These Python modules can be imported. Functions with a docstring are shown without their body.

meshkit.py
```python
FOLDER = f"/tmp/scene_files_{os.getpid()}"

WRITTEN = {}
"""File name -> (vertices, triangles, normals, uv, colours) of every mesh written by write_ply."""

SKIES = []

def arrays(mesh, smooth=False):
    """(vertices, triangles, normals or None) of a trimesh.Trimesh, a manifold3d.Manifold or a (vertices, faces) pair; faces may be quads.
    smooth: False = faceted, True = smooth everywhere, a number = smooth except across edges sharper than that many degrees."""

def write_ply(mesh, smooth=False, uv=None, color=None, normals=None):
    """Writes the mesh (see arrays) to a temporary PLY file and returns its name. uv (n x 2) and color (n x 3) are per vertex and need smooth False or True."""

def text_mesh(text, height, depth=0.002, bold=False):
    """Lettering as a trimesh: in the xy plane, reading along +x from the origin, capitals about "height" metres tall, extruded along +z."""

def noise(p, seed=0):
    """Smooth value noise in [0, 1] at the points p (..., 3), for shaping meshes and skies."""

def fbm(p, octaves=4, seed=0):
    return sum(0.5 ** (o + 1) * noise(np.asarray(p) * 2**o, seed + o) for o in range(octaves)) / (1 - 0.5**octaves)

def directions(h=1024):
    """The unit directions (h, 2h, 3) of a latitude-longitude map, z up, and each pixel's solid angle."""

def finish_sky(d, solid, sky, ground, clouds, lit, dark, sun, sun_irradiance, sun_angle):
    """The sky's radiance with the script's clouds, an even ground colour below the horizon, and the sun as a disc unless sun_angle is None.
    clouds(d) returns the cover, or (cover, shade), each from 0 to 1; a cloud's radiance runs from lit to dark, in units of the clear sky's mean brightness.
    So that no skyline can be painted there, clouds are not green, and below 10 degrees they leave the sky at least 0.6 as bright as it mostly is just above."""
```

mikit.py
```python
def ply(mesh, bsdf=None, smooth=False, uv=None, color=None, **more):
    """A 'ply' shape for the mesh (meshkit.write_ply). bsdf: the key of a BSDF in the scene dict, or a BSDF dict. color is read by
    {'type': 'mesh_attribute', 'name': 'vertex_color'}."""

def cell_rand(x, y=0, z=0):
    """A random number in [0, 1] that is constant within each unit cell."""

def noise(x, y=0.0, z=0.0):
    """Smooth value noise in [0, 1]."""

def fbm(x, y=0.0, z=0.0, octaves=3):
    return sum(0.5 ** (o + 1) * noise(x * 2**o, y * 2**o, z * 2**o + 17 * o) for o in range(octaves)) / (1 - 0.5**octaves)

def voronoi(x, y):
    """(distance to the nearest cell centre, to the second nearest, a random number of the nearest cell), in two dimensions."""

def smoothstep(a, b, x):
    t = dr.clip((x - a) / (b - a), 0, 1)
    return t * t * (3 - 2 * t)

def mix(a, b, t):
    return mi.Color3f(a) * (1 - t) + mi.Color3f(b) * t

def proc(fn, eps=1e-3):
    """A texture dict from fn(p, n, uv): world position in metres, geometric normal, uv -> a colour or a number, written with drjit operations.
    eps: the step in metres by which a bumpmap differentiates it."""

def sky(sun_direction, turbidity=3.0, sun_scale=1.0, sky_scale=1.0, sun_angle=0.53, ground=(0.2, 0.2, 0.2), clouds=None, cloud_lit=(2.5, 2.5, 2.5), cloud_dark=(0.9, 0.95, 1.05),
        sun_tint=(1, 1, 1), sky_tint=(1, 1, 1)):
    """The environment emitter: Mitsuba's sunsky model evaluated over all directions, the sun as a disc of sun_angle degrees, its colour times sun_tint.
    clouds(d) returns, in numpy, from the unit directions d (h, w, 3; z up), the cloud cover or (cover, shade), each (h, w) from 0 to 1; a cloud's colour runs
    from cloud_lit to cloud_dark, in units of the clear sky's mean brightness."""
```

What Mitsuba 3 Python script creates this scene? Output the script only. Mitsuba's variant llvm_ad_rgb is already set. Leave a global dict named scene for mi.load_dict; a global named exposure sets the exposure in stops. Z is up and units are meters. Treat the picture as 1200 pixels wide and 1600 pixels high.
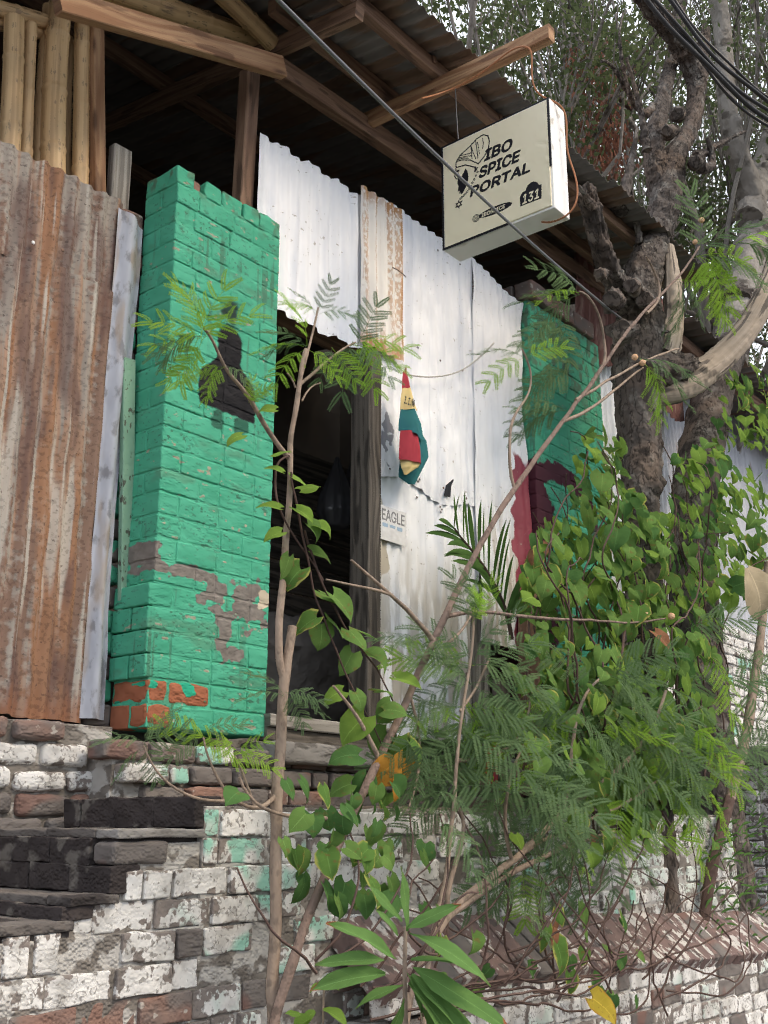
import math, random
import numpy as np, trimesh, drjit as dr, mitsuba as mi, mikit, meshkit
from shapely.geometry import Polygon, LineString, Point
from shapely import affinity, unary_union

T = mi.ScalarTransform4f
rng = np.random.default_rng(7)
random.seed(7)
scene, labels = {}, {}

# ------------------------------------------------------------------ camera, sky, exposure
CAM = np.array([0.0, -3.4, 1.6])
PITCH, HEAD, FOC = math.atan(490 / 1700.0), math.radians(39.3), 1700.0
FWD = np.array([math.cos(HEAD) * math.cos(PITCH), math.sin(HEAD) * math.cos(PITCH), math.sin(PITCH)])
RGT = np.array([math.sin(HEAD), -math.cos(HEAD), 0.0])
UPV = np.cross(RGT, FWD)
scene['camera'] = {'type': 'perspective', 'fov': 2 * math.degrees(math.atan(600 / FOC)), 'fov_axis': 'x', 'near_clip': 0.05, 'far_clip': 600.0,
                   'to_world': T().look_at(origin=CAM.tolist(), target=(CAM + FWD).tolist(), up=[0, 0, 1])}
scene['daylight'] = mikit.sky([0.15, -0.75, 0.75], turbidity=3, sun_scale=0.22, sun_angle=22, clouds=lambda d: 1.0,
                              cloud_lit=(1.95, 2.05, 2.22), cloud_dark=(1.4, 1.45, 1.55), ground=(0.18, 0.17, 0.16))
exposure = 3.0


def ray(x, y): return FWD * FOC + RGT * (x - 600) + UPV * (800 - y)
def at(x, y, Y=0.0):            # the point of the upright plane y = Y seen at this place of the photograph
    d = ray(x, y); return CAM + d * (Y - CAM[1]) / d[1]
def ats(pts, Y):
    Y = np.broadcast_to(Y, len(pts)); return np.array([at(x, y, yy) for (x, y), yy in zip(pts, Y)])
def far_at(x, y, dist):
    d = ray(x, y); return CAM + d / FOC * dist
def metres(px, p): return px * float((np.asarray(p) - CAM) @ FWD) / FOC


# ------------------------------------------------------------------ entries
taken = {}
def fresh(name):
    n = taken.get(name, 0); taken[name] = n + 1
    return name if n == 0 else f'{name}_{n:03d}'
def thing(name, label, cat, group=None):
    key = fresh(name); labels[key] = {'label': label, 'category': cat}
    if group: labels[key]['group'] = group
    return key
def put(name, mesh, m, parent=None, smooth=False, uv=None, label=None, kind=None, to_world=None):
    key = fresh(f'{parent}__{name}' if parent else name)
    shape = mesh if isinstance(mesh, dict) else mikit.ply(mesh, m, smooth=smooth, uv=uv)
    if to_world is not None: shape = {**shape, 'to_world': T(to_world)}
    if isinstance(mesh, dict) and m: shape = {**shape, 'bsdf': {'type': 'ref', 'id': m}}
    scene[key] = shape
    if label or kind:
        labels.setdefault(key, {})
        if label: labels[key]['label'] = label
        if kind: labels[key]['kind'] = kind
    return key
def single(name, mesh, m, label, cat, group=None, **kw):
    key = put(name, mesh, m, None, **kw)
    labels[key] = {**labels.get(key, {}), 'label': label, 'category': cat}
    if group: labels[key]['group'] = group
    return key
def structure(name, mesh, m, label=None, **kw):
    key = put(name, mesh, m, None, **kw)
    labels[key] = {'kind': 'structure', 'label': label or name}
    return key


# ------------------------------------------------------------------ materials
nz, fb, ss, mix, vor, rnd = mikit.noise, mikit.fbm, mikit.smoothstep, mikit.mix, mikit.voronoi, mikit.cell_rand
C = lambda r, g, b: mi.Color3f(r, g, b)
def mat(key, fn, rough=0.85, bump=None, bscale=1.0, spec=0.25, eps=1.5e-3, metallic=0.0, **kw):
    b = {'type': 'principled', 'base_color': mikit.proc(fn) if callable(fn) else {'type': 'rgb', 'value': fn},
         'roughness': mikit.proc(rough) if callable(rough) else rough, 'specular': spec, 'metallic': metallic, **kw}
    if bump: b = {'type': 'bumpmap', 'height': mikit.proc(bump, eps), 'scale': bscale, 'bsdf': b}
    scene[key] = {'type': 'twosided', 'bsdf': b}
def sphere_mask(p, cx, cz, rx, rz):      # soft blob on an upright surface, about 1 inside, 0 outside
    return 1 - dr.sqrt(dr.square((p.x - cx) / rx) + dr.square((p.z - cz) / rz))

def grit(p, n, uv): return 0.007 * fb(p.x * 45, p.y * 45, p.z * 55, 4) + 0.0035 * nz(p.x * 170, p.y * 170, p.z * 170)
def stone(p, n, uv): return 0.020 * fb(p.x * 26, p.y * 26, p.z * 26, 5) + 0.005 * nz(p.x * 150, p.y * 150, p.z * 150)

def green_paint(p, n, uv):
    tone = fb(p.x * 9, p.y * 9, p.z * 14, 3)
    c = mix((0.052, 0.325, 0.200), (0.095, 0.435, 0.285), tone)
    c = mix(c, (0.10, 0.24, 0.155), ss(0.62, 0.78, fb(p.x * 6 + 3, p.y * 6, p.z * 11, 4)) * 0.55)       # faded patches
    dirt = ss(0.60, 0.72, fb(p.x * 60, p.y * 60, p.z * 75, 4)) * ss(0.35, 0.6, fb(p.x * 5, p.y * 5, p.z * 5, 2))
    c = mix(c, (0.05, 0.11, 0.08), dirt * 0.7)
    run = ss(0.60, 0.74, fb(p.x * 42, p.y * 42, p.z * 2.2, 4)) * ss(0.40, 0.62, fb(p.x * 4 + 2, p.y * 4, p.z * 2, 3))      # rain streaked dirt
    c = mix(c, (0.07, 0.15, 0.105), run * 0.65)
    chip = ss(0.735, 0.755, fb(p.x * 26 + 7, p.y * 26, p.z * 38, 5) + 0.08 * (fb(p.x * 3, p.y * 3, p.z * 3, 2) - 0.5))
    c = mix(c, (0.36, 0.31, 0.24), chip * 0.8)
    w = fb(p.x * 18, p.y * 18 + 5, p.z * 18, 3) - 0.5
    # worn top courses
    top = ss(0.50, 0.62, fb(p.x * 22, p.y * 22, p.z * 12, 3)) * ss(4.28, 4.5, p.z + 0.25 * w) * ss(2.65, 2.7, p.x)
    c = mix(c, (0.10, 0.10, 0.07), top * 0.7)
    # cement smears on the first pillar
    m = dr.maximum(sphere_mask(p, 2.84, 2.60, 0.25, 0.045), sphere_mask(p, 3.02, 2.53, 0.11, 0.09))
    m = dr.maximum(m, dr.maximum(sphere_mask(p, 3.20, 2.48, 0.19, 0.10), sphere_mask(p, 3.09, 2.38, 0.055, 0.18)))
    m = dr.maximum(m, dr.maximum(sphere_mask(p, 3.15, 2.31, 0.10, 0.05), sphere_mask(p, 3.24, 2.58, 0.12, 0.07)))
    m = dr.maximum(m, sphere_mask(p, 2.70, 2.66, 0.06, 0.08))
    cem = ss(0.30, 0.36, m + 1.6 * w)
    c = mix(c, mix((0.13, 0.115, 0.105), (0.26, 0.235, 0.215), fb(p.x * 40, p.y * 40, p.z * 40, 3)), cem)
    c = mix(c, (0.52, 0.45, 0.35), ss(0.35, 0.45, sphere_mask(p, 3.31, 2.56, 0.06, 0.07) + 1.3 * w))
    # dark sprayed figure on the first pillar: a dress shape with a head
    d = p.x - 3.055
    half = 0.168 - 0.095 * ss(3.50, 3.62, p.z)
    body = ss(-0.005, 0.010, half - dr.abs(d) + 0.03 * w) * ss(3.350, 3.362, p.z + 0.02 * w) * ss(3.80, 3.77, p.z + 1.2 * dr.square(d) * 8 + 0.03 * w)
    head = ss(0.05, 0.5, sphere_mask(p, 3.05, 3.855, 0.06, 0.075) + 0.9 * w) * 0.9
    drips = ss(0.1, 0.5, dr.maximum(sphere_mask(p, 3.00, 3.33, 0.06, 0.06), sphere_mask(p, 3.14, 3.33, 0.05, 0.07)) + 1.6 * w) * 0.7
    c = mix(c, mix((0.004, 0.004, 0.006), (0.022, 0.021, 0.024), fb(p.x * 25, p.y, p.z * 40, 3)), dr.clip(dr.maximum(body, dr.maximum(head, drips)), 0, 1) * ss(0.06, 0.04, p.y))
    # plum paint on the foot of the second pillar
    plum_edge = 3.86 + 0.10 * w
    solid = ss(0.0, 0.02, plum_edge - p.z) * ss(0.0, 0.03, 5.76 + 0.14 * w + 0.10 * dr.sin((p.z - 3.3) * 9) - p.x)
    arch = dr.sqrt(dr.square((p.x - 5.93) / 0.50) + dr.square((p.z - 3.42) / 0.42))
    ring = ss(0.72, 0.76, arch + 0.2 * w) * ss(1.06, 1.02, arch + 0.2 * w) * ss(3.35, 3.55, p.z) * ss(6.42, 6.38, p.x)
    c = mix(c, (0.075, 0.022, 0.035), dr.clip(solid + ring, 0, 1) * ss(5.3, 5.35, p.x))
    return c
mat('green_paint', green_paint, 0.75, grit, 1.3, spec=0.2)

def bare(p, n, uv):
    c = mix((0.17, 0.105, 0.090), (0.29, 0.17, 0.13), fb(p.x * 5, p.y * 5, p.z * 7, 2))
    c = mix(c, (0.17, 0.15, 0.14), ss(0.35, 0.7, fb(p.x * 8, p.y * 8 + 4, p.z * 8, 3)) * 0.9)
    return mix(c, (0.45, 0.42, 0.38), ss(0.68, 0.75, fb(p.x * 30, p.y * 30, p.z * 30, 3)) * 0.7)
mat('brick_bare', bare, 0.9, stone, 1.0)
def grey(p, n, uv):
    c = mix((0.085, 0.075, 0.072), (0.24, 0.215, 0.20), fb(p.x * 9, p.y * 9, p.z * 9, 4))
    return mix(c, (0.19, 0.10, 0.08), ss(0.58, 0.7, fb(p.x * 7 + 2, p.y * 7, p.z * 7, 2)) * 0.7)
mat('brick_grey', grey, 0.9, stone, 1.0)
def soot(p, n, uv):
    c = mix((0.018, 0.015, 0.016), (0.075, 0.062, 0.060), fb(p.x * 7, p.y * 7, p.z * 7, 4))
    return mix(c, (0.16, 0.145, 0.13), ss(0.60, 0.72, fb(p.x * 14, p.y * 14, p.z * 14, 4)) * 0.8)
def dusty(p, n, uv):
    c = mix((0.060, 0.052, 0.050), (0.20, 0.18, 0.165), fb(p.x * 10, p.y * 10, p.z * 10, 5))
    return mix(c, (0.025, 0.021, 0.022), ss(0.56, 0.66, fb(p.x * 6 + 3, p.y * 6, p.z * 6, 4)) * 0.8)
mat('tread_stone', dusty, 0.9, stone, 1.2)
mat('soot_stone', soot, 0.85, stone, 1.2)
def orange(p, n, uv):
    c = mix((0.25, 0.085, 0.045), (0.38, 0.145, 0.08), fb(p.x * 12, p.y * 12, p.z * 16, 3))
    return mix(c, (0.028, 0.36, 0.22), ss(0.66, 0.69, fb(p.x * 11 + 4, p.y * 11, p.z * 15, 3)))
mat('brick_orange', orange, 0.9, stone, 1.0)
def flake(base_seed, cover, mint):
    def fn(p, n, uv):
        w = 0.6 * fb(p.x * 17 + base_seed, p.y * 17, p.z * 17, 3) + 0.4 * fb(p.x * 70, p.y * 70 + base_seed, p.z * 55, 4)
        rim = dr.maximum(ss(0.70, 1.0, dr.abs(uv.x)), ss(0.50, 1.0, dr.abs(uv.y)))              # paint worn off the arrises of each brick
        w = w - 0.13 * rim + 0.20 * (fb(p.x * 75, 3.0, p.z * 20, 3) - 0.5)
        under = mix((0.15, 0.135, 0.126), (0.265, 0.225, 0.205), fb(p.x * 6, p.y * 6, p.z * 6 + 3, 3))
        white = mix((0.42, 0.41, 0.39), (0.68, 0.67, 0.65), ss(0.25, 0.6, fb(p.x * 14, p.y * 14, p.z * 8, 5)))
        if mint:
            white = mix(white, (0.26, 0.52, 0.42), ss(0.46, 0.60, fb(p.x * 8 + 9 + base_seed, p.y * 8, p.z * 5, 3)) * mint)
        c = mix(under, white, ss(1 - cover - 0.03, 1 - cover + 0.03, w))
        crack = ss(0.020, 0.006, dr.abs(fb(p.x * 16 + 5, p.y * 16, p.z * 16, 5) - 0.5)) * ss(0.42, 0.5, fb(p.x * 7, p.y * 7 + 2, p.z * 7, 2))
        c = mix(c, (0.12, 0.105, 0.095), crack * 0.55)
        return mix(c, (0.15, 0.135, 0.12), ss(0.60, 0.70, fb(p.x * 75, p.y * 75, p.z * 60, 4)) * 0.7)
    return fn
mat('brick_white', flake(0, 0.655, 0.0), 0.8, stone, 0.6)
mat('brick_mint', flake(3, 0.65, 0.95), 0.8, stone, 0.6)
mat('brick_flaked', flake(6, 0.56, 0.25), 0.85, stone, 0.6)
def coping(p, n, uv):
    c = mix((0.13, 0.095, 0.090), (0.23, 0.155, 0.14), fb(p.x * 12, p.y * 12, p.z * 12, 4))
    st = fb(p.x * 30, p.y * 12, p.z * 14, 5)
    c = mix(c, (0.55, 0.53, 0.50), ss(0.54, 0.62, st + 0.25 * (fb(p.x * 60, p.y * 60, p.z * 60, 3) - 0.5)) * 0.85)
    return mix(c, (0.08, 0.072, 0.068), ss(0.58, 0.68, fb(p.x * 22, p.y * 22, p.z * 22, 4)) * 0.7)
mat('coping_red', coping, 0.9, stone, 1.0)
def mortar(p, n, uv):
    c = mix((0.10, 0.088, 0.078), (0.27, 0.245, 0.22), fb(p.x * 16, p.y * 16, p.z * 16, 4))
    return mix(c, (0.48, 0.465, 0.44), ss(0.47, 0.55, fb(p.x * 13 + 2, p.y * 13, p.z * 13, 5)) * 0.85)
mat('mortar', mortar, 0.95, stone, 1.4)

def rusty(p, n, uv):
    s1 = fb(p.x * 26, 3.1, p.z * 0.9, 4); s2 = fb(p.x * 9 + 4, 1.7, p.z * 0.7, 3); s3 = fb(p.x * 60, 2.2, p.z * 2.4, 3); sp = fb(p.x * 40, p.y, p.z * 40, 4)
    c = mix((0.215, 0.19, 0.17), (0.36, 0.325, 0.29), s3)
    c = mix(c, (0.185, 0.110, 0.080), ss(0.42, 0.60, s1 + 0.45 * (sp - 0.5)) * 0.9)
    c = mix(c, (0.30, 0.145, 0.07), ss(0.50, 0.66, s2 + 0.5 * (s3 - 0.5)) * 0.6)
    c = mix(c, (0.115, 0.068, 0.060), ss(0.52, 0.66, fb(p.x * 12 + 8, 5.0, p.z * 1.6, 4)) * 0.75)
    c = mix(c, (0.44, 0.42, 0.38), ss(0.60, 0.72, fb(p.x * 30 + 1, 9.0, p.z * 1.1, 3)) * 0.75)
    c = mix(c, (0.26, 0.115, 0.06), ss(0.16, 0.0, p.z - 1.98 + 0.16 * (s3 - 0.5)) * 0.75)     # rust along the wet lower edge
    c = mix(c, mi.Color3f(c) * 0.55, ss(0.52, 0.66, fb(p.x * 90, p.y * 40, p.z * 70, 4)) * 0.6)
    return mix(c, (0.05, 0.035, 0.03), ss(0.76, 0.80, fb(p.x * 75, 1.0, p.z * 55, 3)) * 0.6)
def tin(p, n, uv): return 0.004 * fb(p.x * 20, p.y * 20, p.z * 9, 3) + 0.001 * nz(p.x * 150, p.y * 150, p.z * 150)
mat('rusty_tin', rusty, 0.75, tin, 1.0, spec=0.3)
def strip(p, n, uv):
    c = mix((0.24, 0.26, 0.31), (0.44, 0.47, 0.55), fb(p.x * 30, p.y, p.z * 6, 4))
    c = mix(c, (0.09, 0.085, 0.09), ss(0.52, 0.70, fb(p.x * 40 + 4, p.y * 20, p.z * 14, 5)) * 0.6)
    return mix(c, (0.30, 0.25, 0.21), ss(0.55, 0.7, fb(p.x * 22, p.y, p.z * 3, 3)) * 0.7)
mat('blue_grey_tin', strip, 0.6, tin, 1.0, spec=0.35)
def mint_wood(p, n, uv):
    c = mix((0.16, 0.30, 0.22), (0.25, 0.42, 0.31), fb(p.x * 20, p.y * 20, p.z * 5, 3))
    return mix(c, (0.09, 0.10, 0.08), ss(0.62, 0.70, fb(p.x * 70, p.y * 70, p.z * 30, 3)))
mat('mint_wood', mint_wood, 0.75, grit, 1.0)

def white_tin(p, n, uv):
    s = fb(p.x * 40, 2.0, p.z * 1.2, 3)
    c = mix((0.76, 0.78, 0.83), (0.85, 0.86, 0.88), s)
    c = mix(c, (0.55, 0.59, 0.68), ss(0.55, 0.75, fb(p.x * 14 + 6, 4.0, p.z * 0.9, 4)) * 0.55)
    low = ss(3.1, 2.5, p.z + 0.5 * (fb(p.x * 7, 1.0, p.z * 2, 4) - 0.5) - 0.5 * ss(4.6, 5.3, p.x))
    grime = fb(p.x * 22, 7.0, p.z * 3.0, 4)
    c = mix(c, mix((0.20, 0.165, 0.125), (0.52, 0.48, 0.41), grime), low * ss(0.34, 0.60, grime) * 0.9)      # splashed dirt and old timber stain
    lp = sphere_mask(p, 4.24, 3.62, 0.07, 0.17) + 1.5 * (fb(p.x * 16, 3.0, p.z * 16, 3) - 0.5)
    c = mix(c, (0.22, 0.22, 0.25), ss(0.30, 0.36, lp) * 0.9)
    c = mix(c, (0.50, 0.45, 0.37), ss(0.3, 0.42, sphere_mask(p, 4.22, 3.0, 0.07, 0.35) + 1.2 * (fb(p.x * 14, 5.0, p.z * 9, 3) - 0.5)))
    red = ss(0.0, 0.015, p.x - 5.43 + 0.12 * (fb(p.x * 9, 0.0, p.z * 9, 3) - 0.5)) * ss(3.84, 3.80, p.z + 0.2 * (fb(p.x * 12, 0.0, p.z * 4, 3) - 0.5))
    c = mix(c, (0.26, 0.050, 0.075), red * ss(5.7, 5.6, p.x))
    rs = ss(0.60, 0.74, fb(p.x * 26, 8.0, p.z * 0.8, 3)) * ss(6.6, 6.65, p.x)
    c = mix(c, (0.42, 0.20, 0.09), rs * 0.8)
    spots = ss(0.77, 0.80, fb(p.x * 55, 6.0, p.z * 48, 3)) * ss(0.45, 0.6, fb(p.x * 4, 2.0, p.z * 4, 2))
    return mix(c, (0.30, 0.26, 0.23), spots * 0.7)
def crumple(p, n, uv):
    return 0.008 * fb(p.x * 9, 2.0, p.z * 6, 4) + 0.006 * dr.abs(fb(p.x * 13 + 7, 3.0, p.z * 10, 3) - 0.5) * ss(4.3, 5.0, p.x) + 0.0015 * nz(p.x * 90, p.y, p.z * 90)
mat('white_tin', white_tin, 0.55, crumple, 1.0, spec=0.4, eps=3e-3)
def rust_white(p, n, uv):
    s = fb(p.x * 45, 2.0, p.z * 1.3, 4)
    edge = dr.maximum(ss(4.90, 5.0, p.z + 0.12 * (fb(p.x * 30, 1.0, p.z * 8, 3) - 0.5)), dr.maximum(ss(4.16, 4.06, p.z), ss(4.30, 4.335, p.x)))
    m = dr.clip(ss(0.46, 0.64, s + 0.08 * ss(4.05, 4.25, p.x)) * 0.7 + edge * 0.75, 0, 1)
    m = m * ss(0.36, 0.56, fb(p.x * 110, 4.0, p.z * 45, 4) + 0.22 * edge)
    c = mix((0.74, 0.72, 0.68), mix((0.32, 0.14, 0.06), (0.56, 0.34, 0.17), fb(p.x * 30, 5.0, p.z * 5, 3)), m)
    return c
mat('rust_white_tin', rust_white, 0.6, tin, 1.0, spec=0.35)
def red_tin(p, n, uv):
    c = mix((0.13, 0.060, 0.055), (0.21, 0.10, 0.085), fb(p.x * 8, p.y * 8, p.z * 5, 3))
    return mix(c, (0.30, 0.20, 0.17), ss(0.62, 0.72, fb(p.x * 24, p.y, p.z * 6, 4)) * 0.7)
mat('red_brown_tin', red_tin, 0.75, tin, 1.2)
def grey_tin(p, n, uv):
    c = mix((0.36, 0.38, 0.43), (0.55, 0.57, 0.62), fb(p.x * 9, p.y, p.z * 2, 4))
    return mix(c, (0.26, 0.17, 0.12), ss(0.66, 0.75, fb(p.x * 20, p.y, p.z * 3, 4)) * 0.6)
mat('grey_tin', grey_tin, 0.6, tin, 1.0, spec=0.35)
def roof_tin(p, n, uv):
    c = mix((0.105, 0.095, 0.09), (0.20, 0.185, 0.175), fb(p.x * 6, p.y * 3, 1.0, 4))
    return mix(c, (0.15, 0.085, 0.05), ss(0.48, 0.66, fb(p.x * 11, p.y * 2.2 + 3, 2.0, 4) + 0.25 * ss(3.2, 2.6, p.x)) * 0.75)
mat('roof_tin', roof_tin, 0.7, tin, 1.0)

def wood(lo, hi, dark, gscale=1.0):
    def fn(p, n, uv):
        g = fb(uv.x * 2.2, uv.y * 55 * gscale + 3 * nz(uv.x * 3, uv.y * 8), 1.0, 4)
        c = mix(lo, hi, ss(0.25, 0.75, g))
        ring = ss(0.12, 0.0, dr.abs(dr.sin(uv.y * 120 + 9 * fb(uv.x * 2.4, uv.y * 14, 3.0, 3)))) * 0.35
        c = mix(c, dark, ring)
        knot = ss(0.10, 0.0, dr.sqrt(dr.square((uv.x * 2.6 - dr.floor(uv.x * 2.6) - 0.5) * 0.6) + dr.square((uv.y * 9 - dr.floor(uv.y * 9) - 0.5) * 0.7)) - 0.04 * rnd(uv.x * 2.6, uv.y * 9))
        c = mix(c, dark, knot * ss(0.55, 0.6, rnd(uv.x * 2.6, uv.y * 9, 2)) * 0.8)
        return mix(c, dark, ss(0.58, 0.72, fb(uv.x * 5, uv.y * 30, 7.0, 3)) * 0.6)
    return fn
def woodbump(p, n, uv): return 0.0025 * fb(uv.x * 5, uv.y * 90, 1.0, 3)
mat('pale_timber', wood((0.26, 0.135, 0.072), (0.43, 0.265, 0.155), (0.09, 0.045, 0.03)), 0.75, woodbump)
mat('brown_timber', wood((0.15, 0.088, 0.060), (0.25, 0.158, 0.108), (0.07, 0.045, 0.035)), 0.8, woodbump)
mat('grey_timber', wood((0.15, 0.135, 0.12), (0.36, 0.335, 0.30), (0.04, 0.035, 0.03)), 0.85, woodbump)
mat('dark_timber', wood((0.055, 0.048, 0.042), (0.15, 0.13, 0.11), (0.02, 0.018, 0.016)), 0.8, woodbump)
def bamboo(p, n, uv):
    c = mix((0.50, 0.325, 0.155), (0.67, 0.475, 0.265), fb(uv.x * 80, uv.y * 1.2, 2.0, 4))
    c = mix(c, (0.40, 0.25, 0.13), ss(0.50, 0.70, fb(uv.x * 45, uv.y * 1.6, 5.0, 4)) * 0.6)
    c = mix(c, (0.20, 0.135, 0.09), ss(0.66, 0.74, fb(uv.x * 90, uv.y * 26, 8.0, 5)) * 0.6)
    return mix(c, (0.14, 0.095, 0.065), ss(0.54, 0.66, fb(uv.x * 34, uv.y * 5, 9.0, 5)) * ss(0.48, 0.62, fb(uv.x * 8, uv.y * 2.2, 1.0, 3)) * 0.75)
mat('bamboo', bamboo, 0.5, lambda p, n, uv: 0.001 * fb(uv.x * 200, uv.y * 6, 0.0, 2), spec=0.4)

def bark(p, n, uv):
    c = mix((0.060, 0.050, 0.045), (0.165, 0.142, 0.128), fb(p.x * 30, p.y * 30, p.z * 12, 5))
    c = mix(c, (0.26, 0.245, 0.225), ss(0.55, 0.68, fb(p.x * 11 + 9, p.y * 11, p.z * 8, 5)) * 0.6)
    c = mix(c, (0.185, 0.135, 0.105), ss(0.48, 0.70, fb(p.x * 6, p.y * 6, p.z * 4, 4)) * 0.5)
    fis = ss(0.055, 0.0, dr.abs(fb(p.x * 24 + 4, p.y * 24, p.z * 7, 4) - 0.5))
    c = mix(c, (0.018, 0.015, 0.014), fis * 0.75)
    return mix(c, (0.022, 0.019, 0.018), ss(0.55, 0.68, fb(p.x * 9 + 4, p.y * 9, p.z * 7, 5)) * 0.65)
def barkbump(p, n, uv): return 0.030 * dr.abs(fb(p.x * 26, p.y * 26, p.z * 9, 5) - 0.5) + 0.010 * fb(p.x * 75, p.y * 75, p.z * 55, 4)
mat('dark_bark', bark, 0.9, barkbump, 1.6)
def deadwood(p, n, uv):
    c = mix((0.25, 0.20, 0.155), (0.44, 0.37, 0.30), fb(uv.x * 60, uv.y * 2.2, 2.0, 4))
    c = mix(c, (0.09, 0.075, 0.065), ss(0.57, 0.66, fb(uv.x * 34, uv.y * 2.5, 6.0, 4)) * 0.85)
    return mix(c, (0.035, 0.03, 0.028), ss(0.62, 0.72, fb(p.x * 9, p.y * 9, p.z * 9, 3)) * 0.6)
mat('bare_wood', deadwood, 0.8, lambda p, n, uv: 0.008 * fb(uv.x * 70, uv.y * 3, 1.0, 4))
def palebark(p, n, uv):
    c = mix((0.20, 0.185, 0.17), (0.36, 0.335, 0.31), fb(p.x * 12, p.y * 12, p.z * 6, 3))
    return mix(c, (0.08, 0.07, 0.06), ss(0.54, 0.68, fb(p.x * 9, p.y * 9, p.z * 7, 4)) * 0.8)
mat('pale_bark', palebark, 0.9, barkbump, 0.6)
def twig(p, n, uv):
    c = mix((0.20, 0.145, 0.11), (0.36, 0.28, 0.22), fb(p.x * 40, p.y * 40, p.z * 12, 3))
    return mix(c, (0.12, 0.095, 0.075), ss(0.5, 0.7, fb(p.x * 60, p.y * 60, p.z * 30, 3)) * 0.6)
mat('sapling_bark', twig, 0.75, grit, 0.4)
def dark_twig(p, n, uv):
    c = mix((0.14, 0.095, 0.078), (0.25, 0.185, 0.155), fb(p.x * 40, p.y * 40, p.z * 12, 3))
    return mix(c, (0.08, 0.06, 0.05), ss(0.5, 0.7, fb(p.x * 60, p.y * 60, p.z * 30, 3)) * 0.7)
mat('dark_sapling_bark', dark_twig, 0.8, grit, 0.6)
mat('vine_stem', lambda p, n, uv: mix((0.060, 0.036, 0.031), (0.125, 0.082, 0.068), fb(p.x * 30, p.y * 30, p.z * 30, 2)), 0.8)

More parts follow.
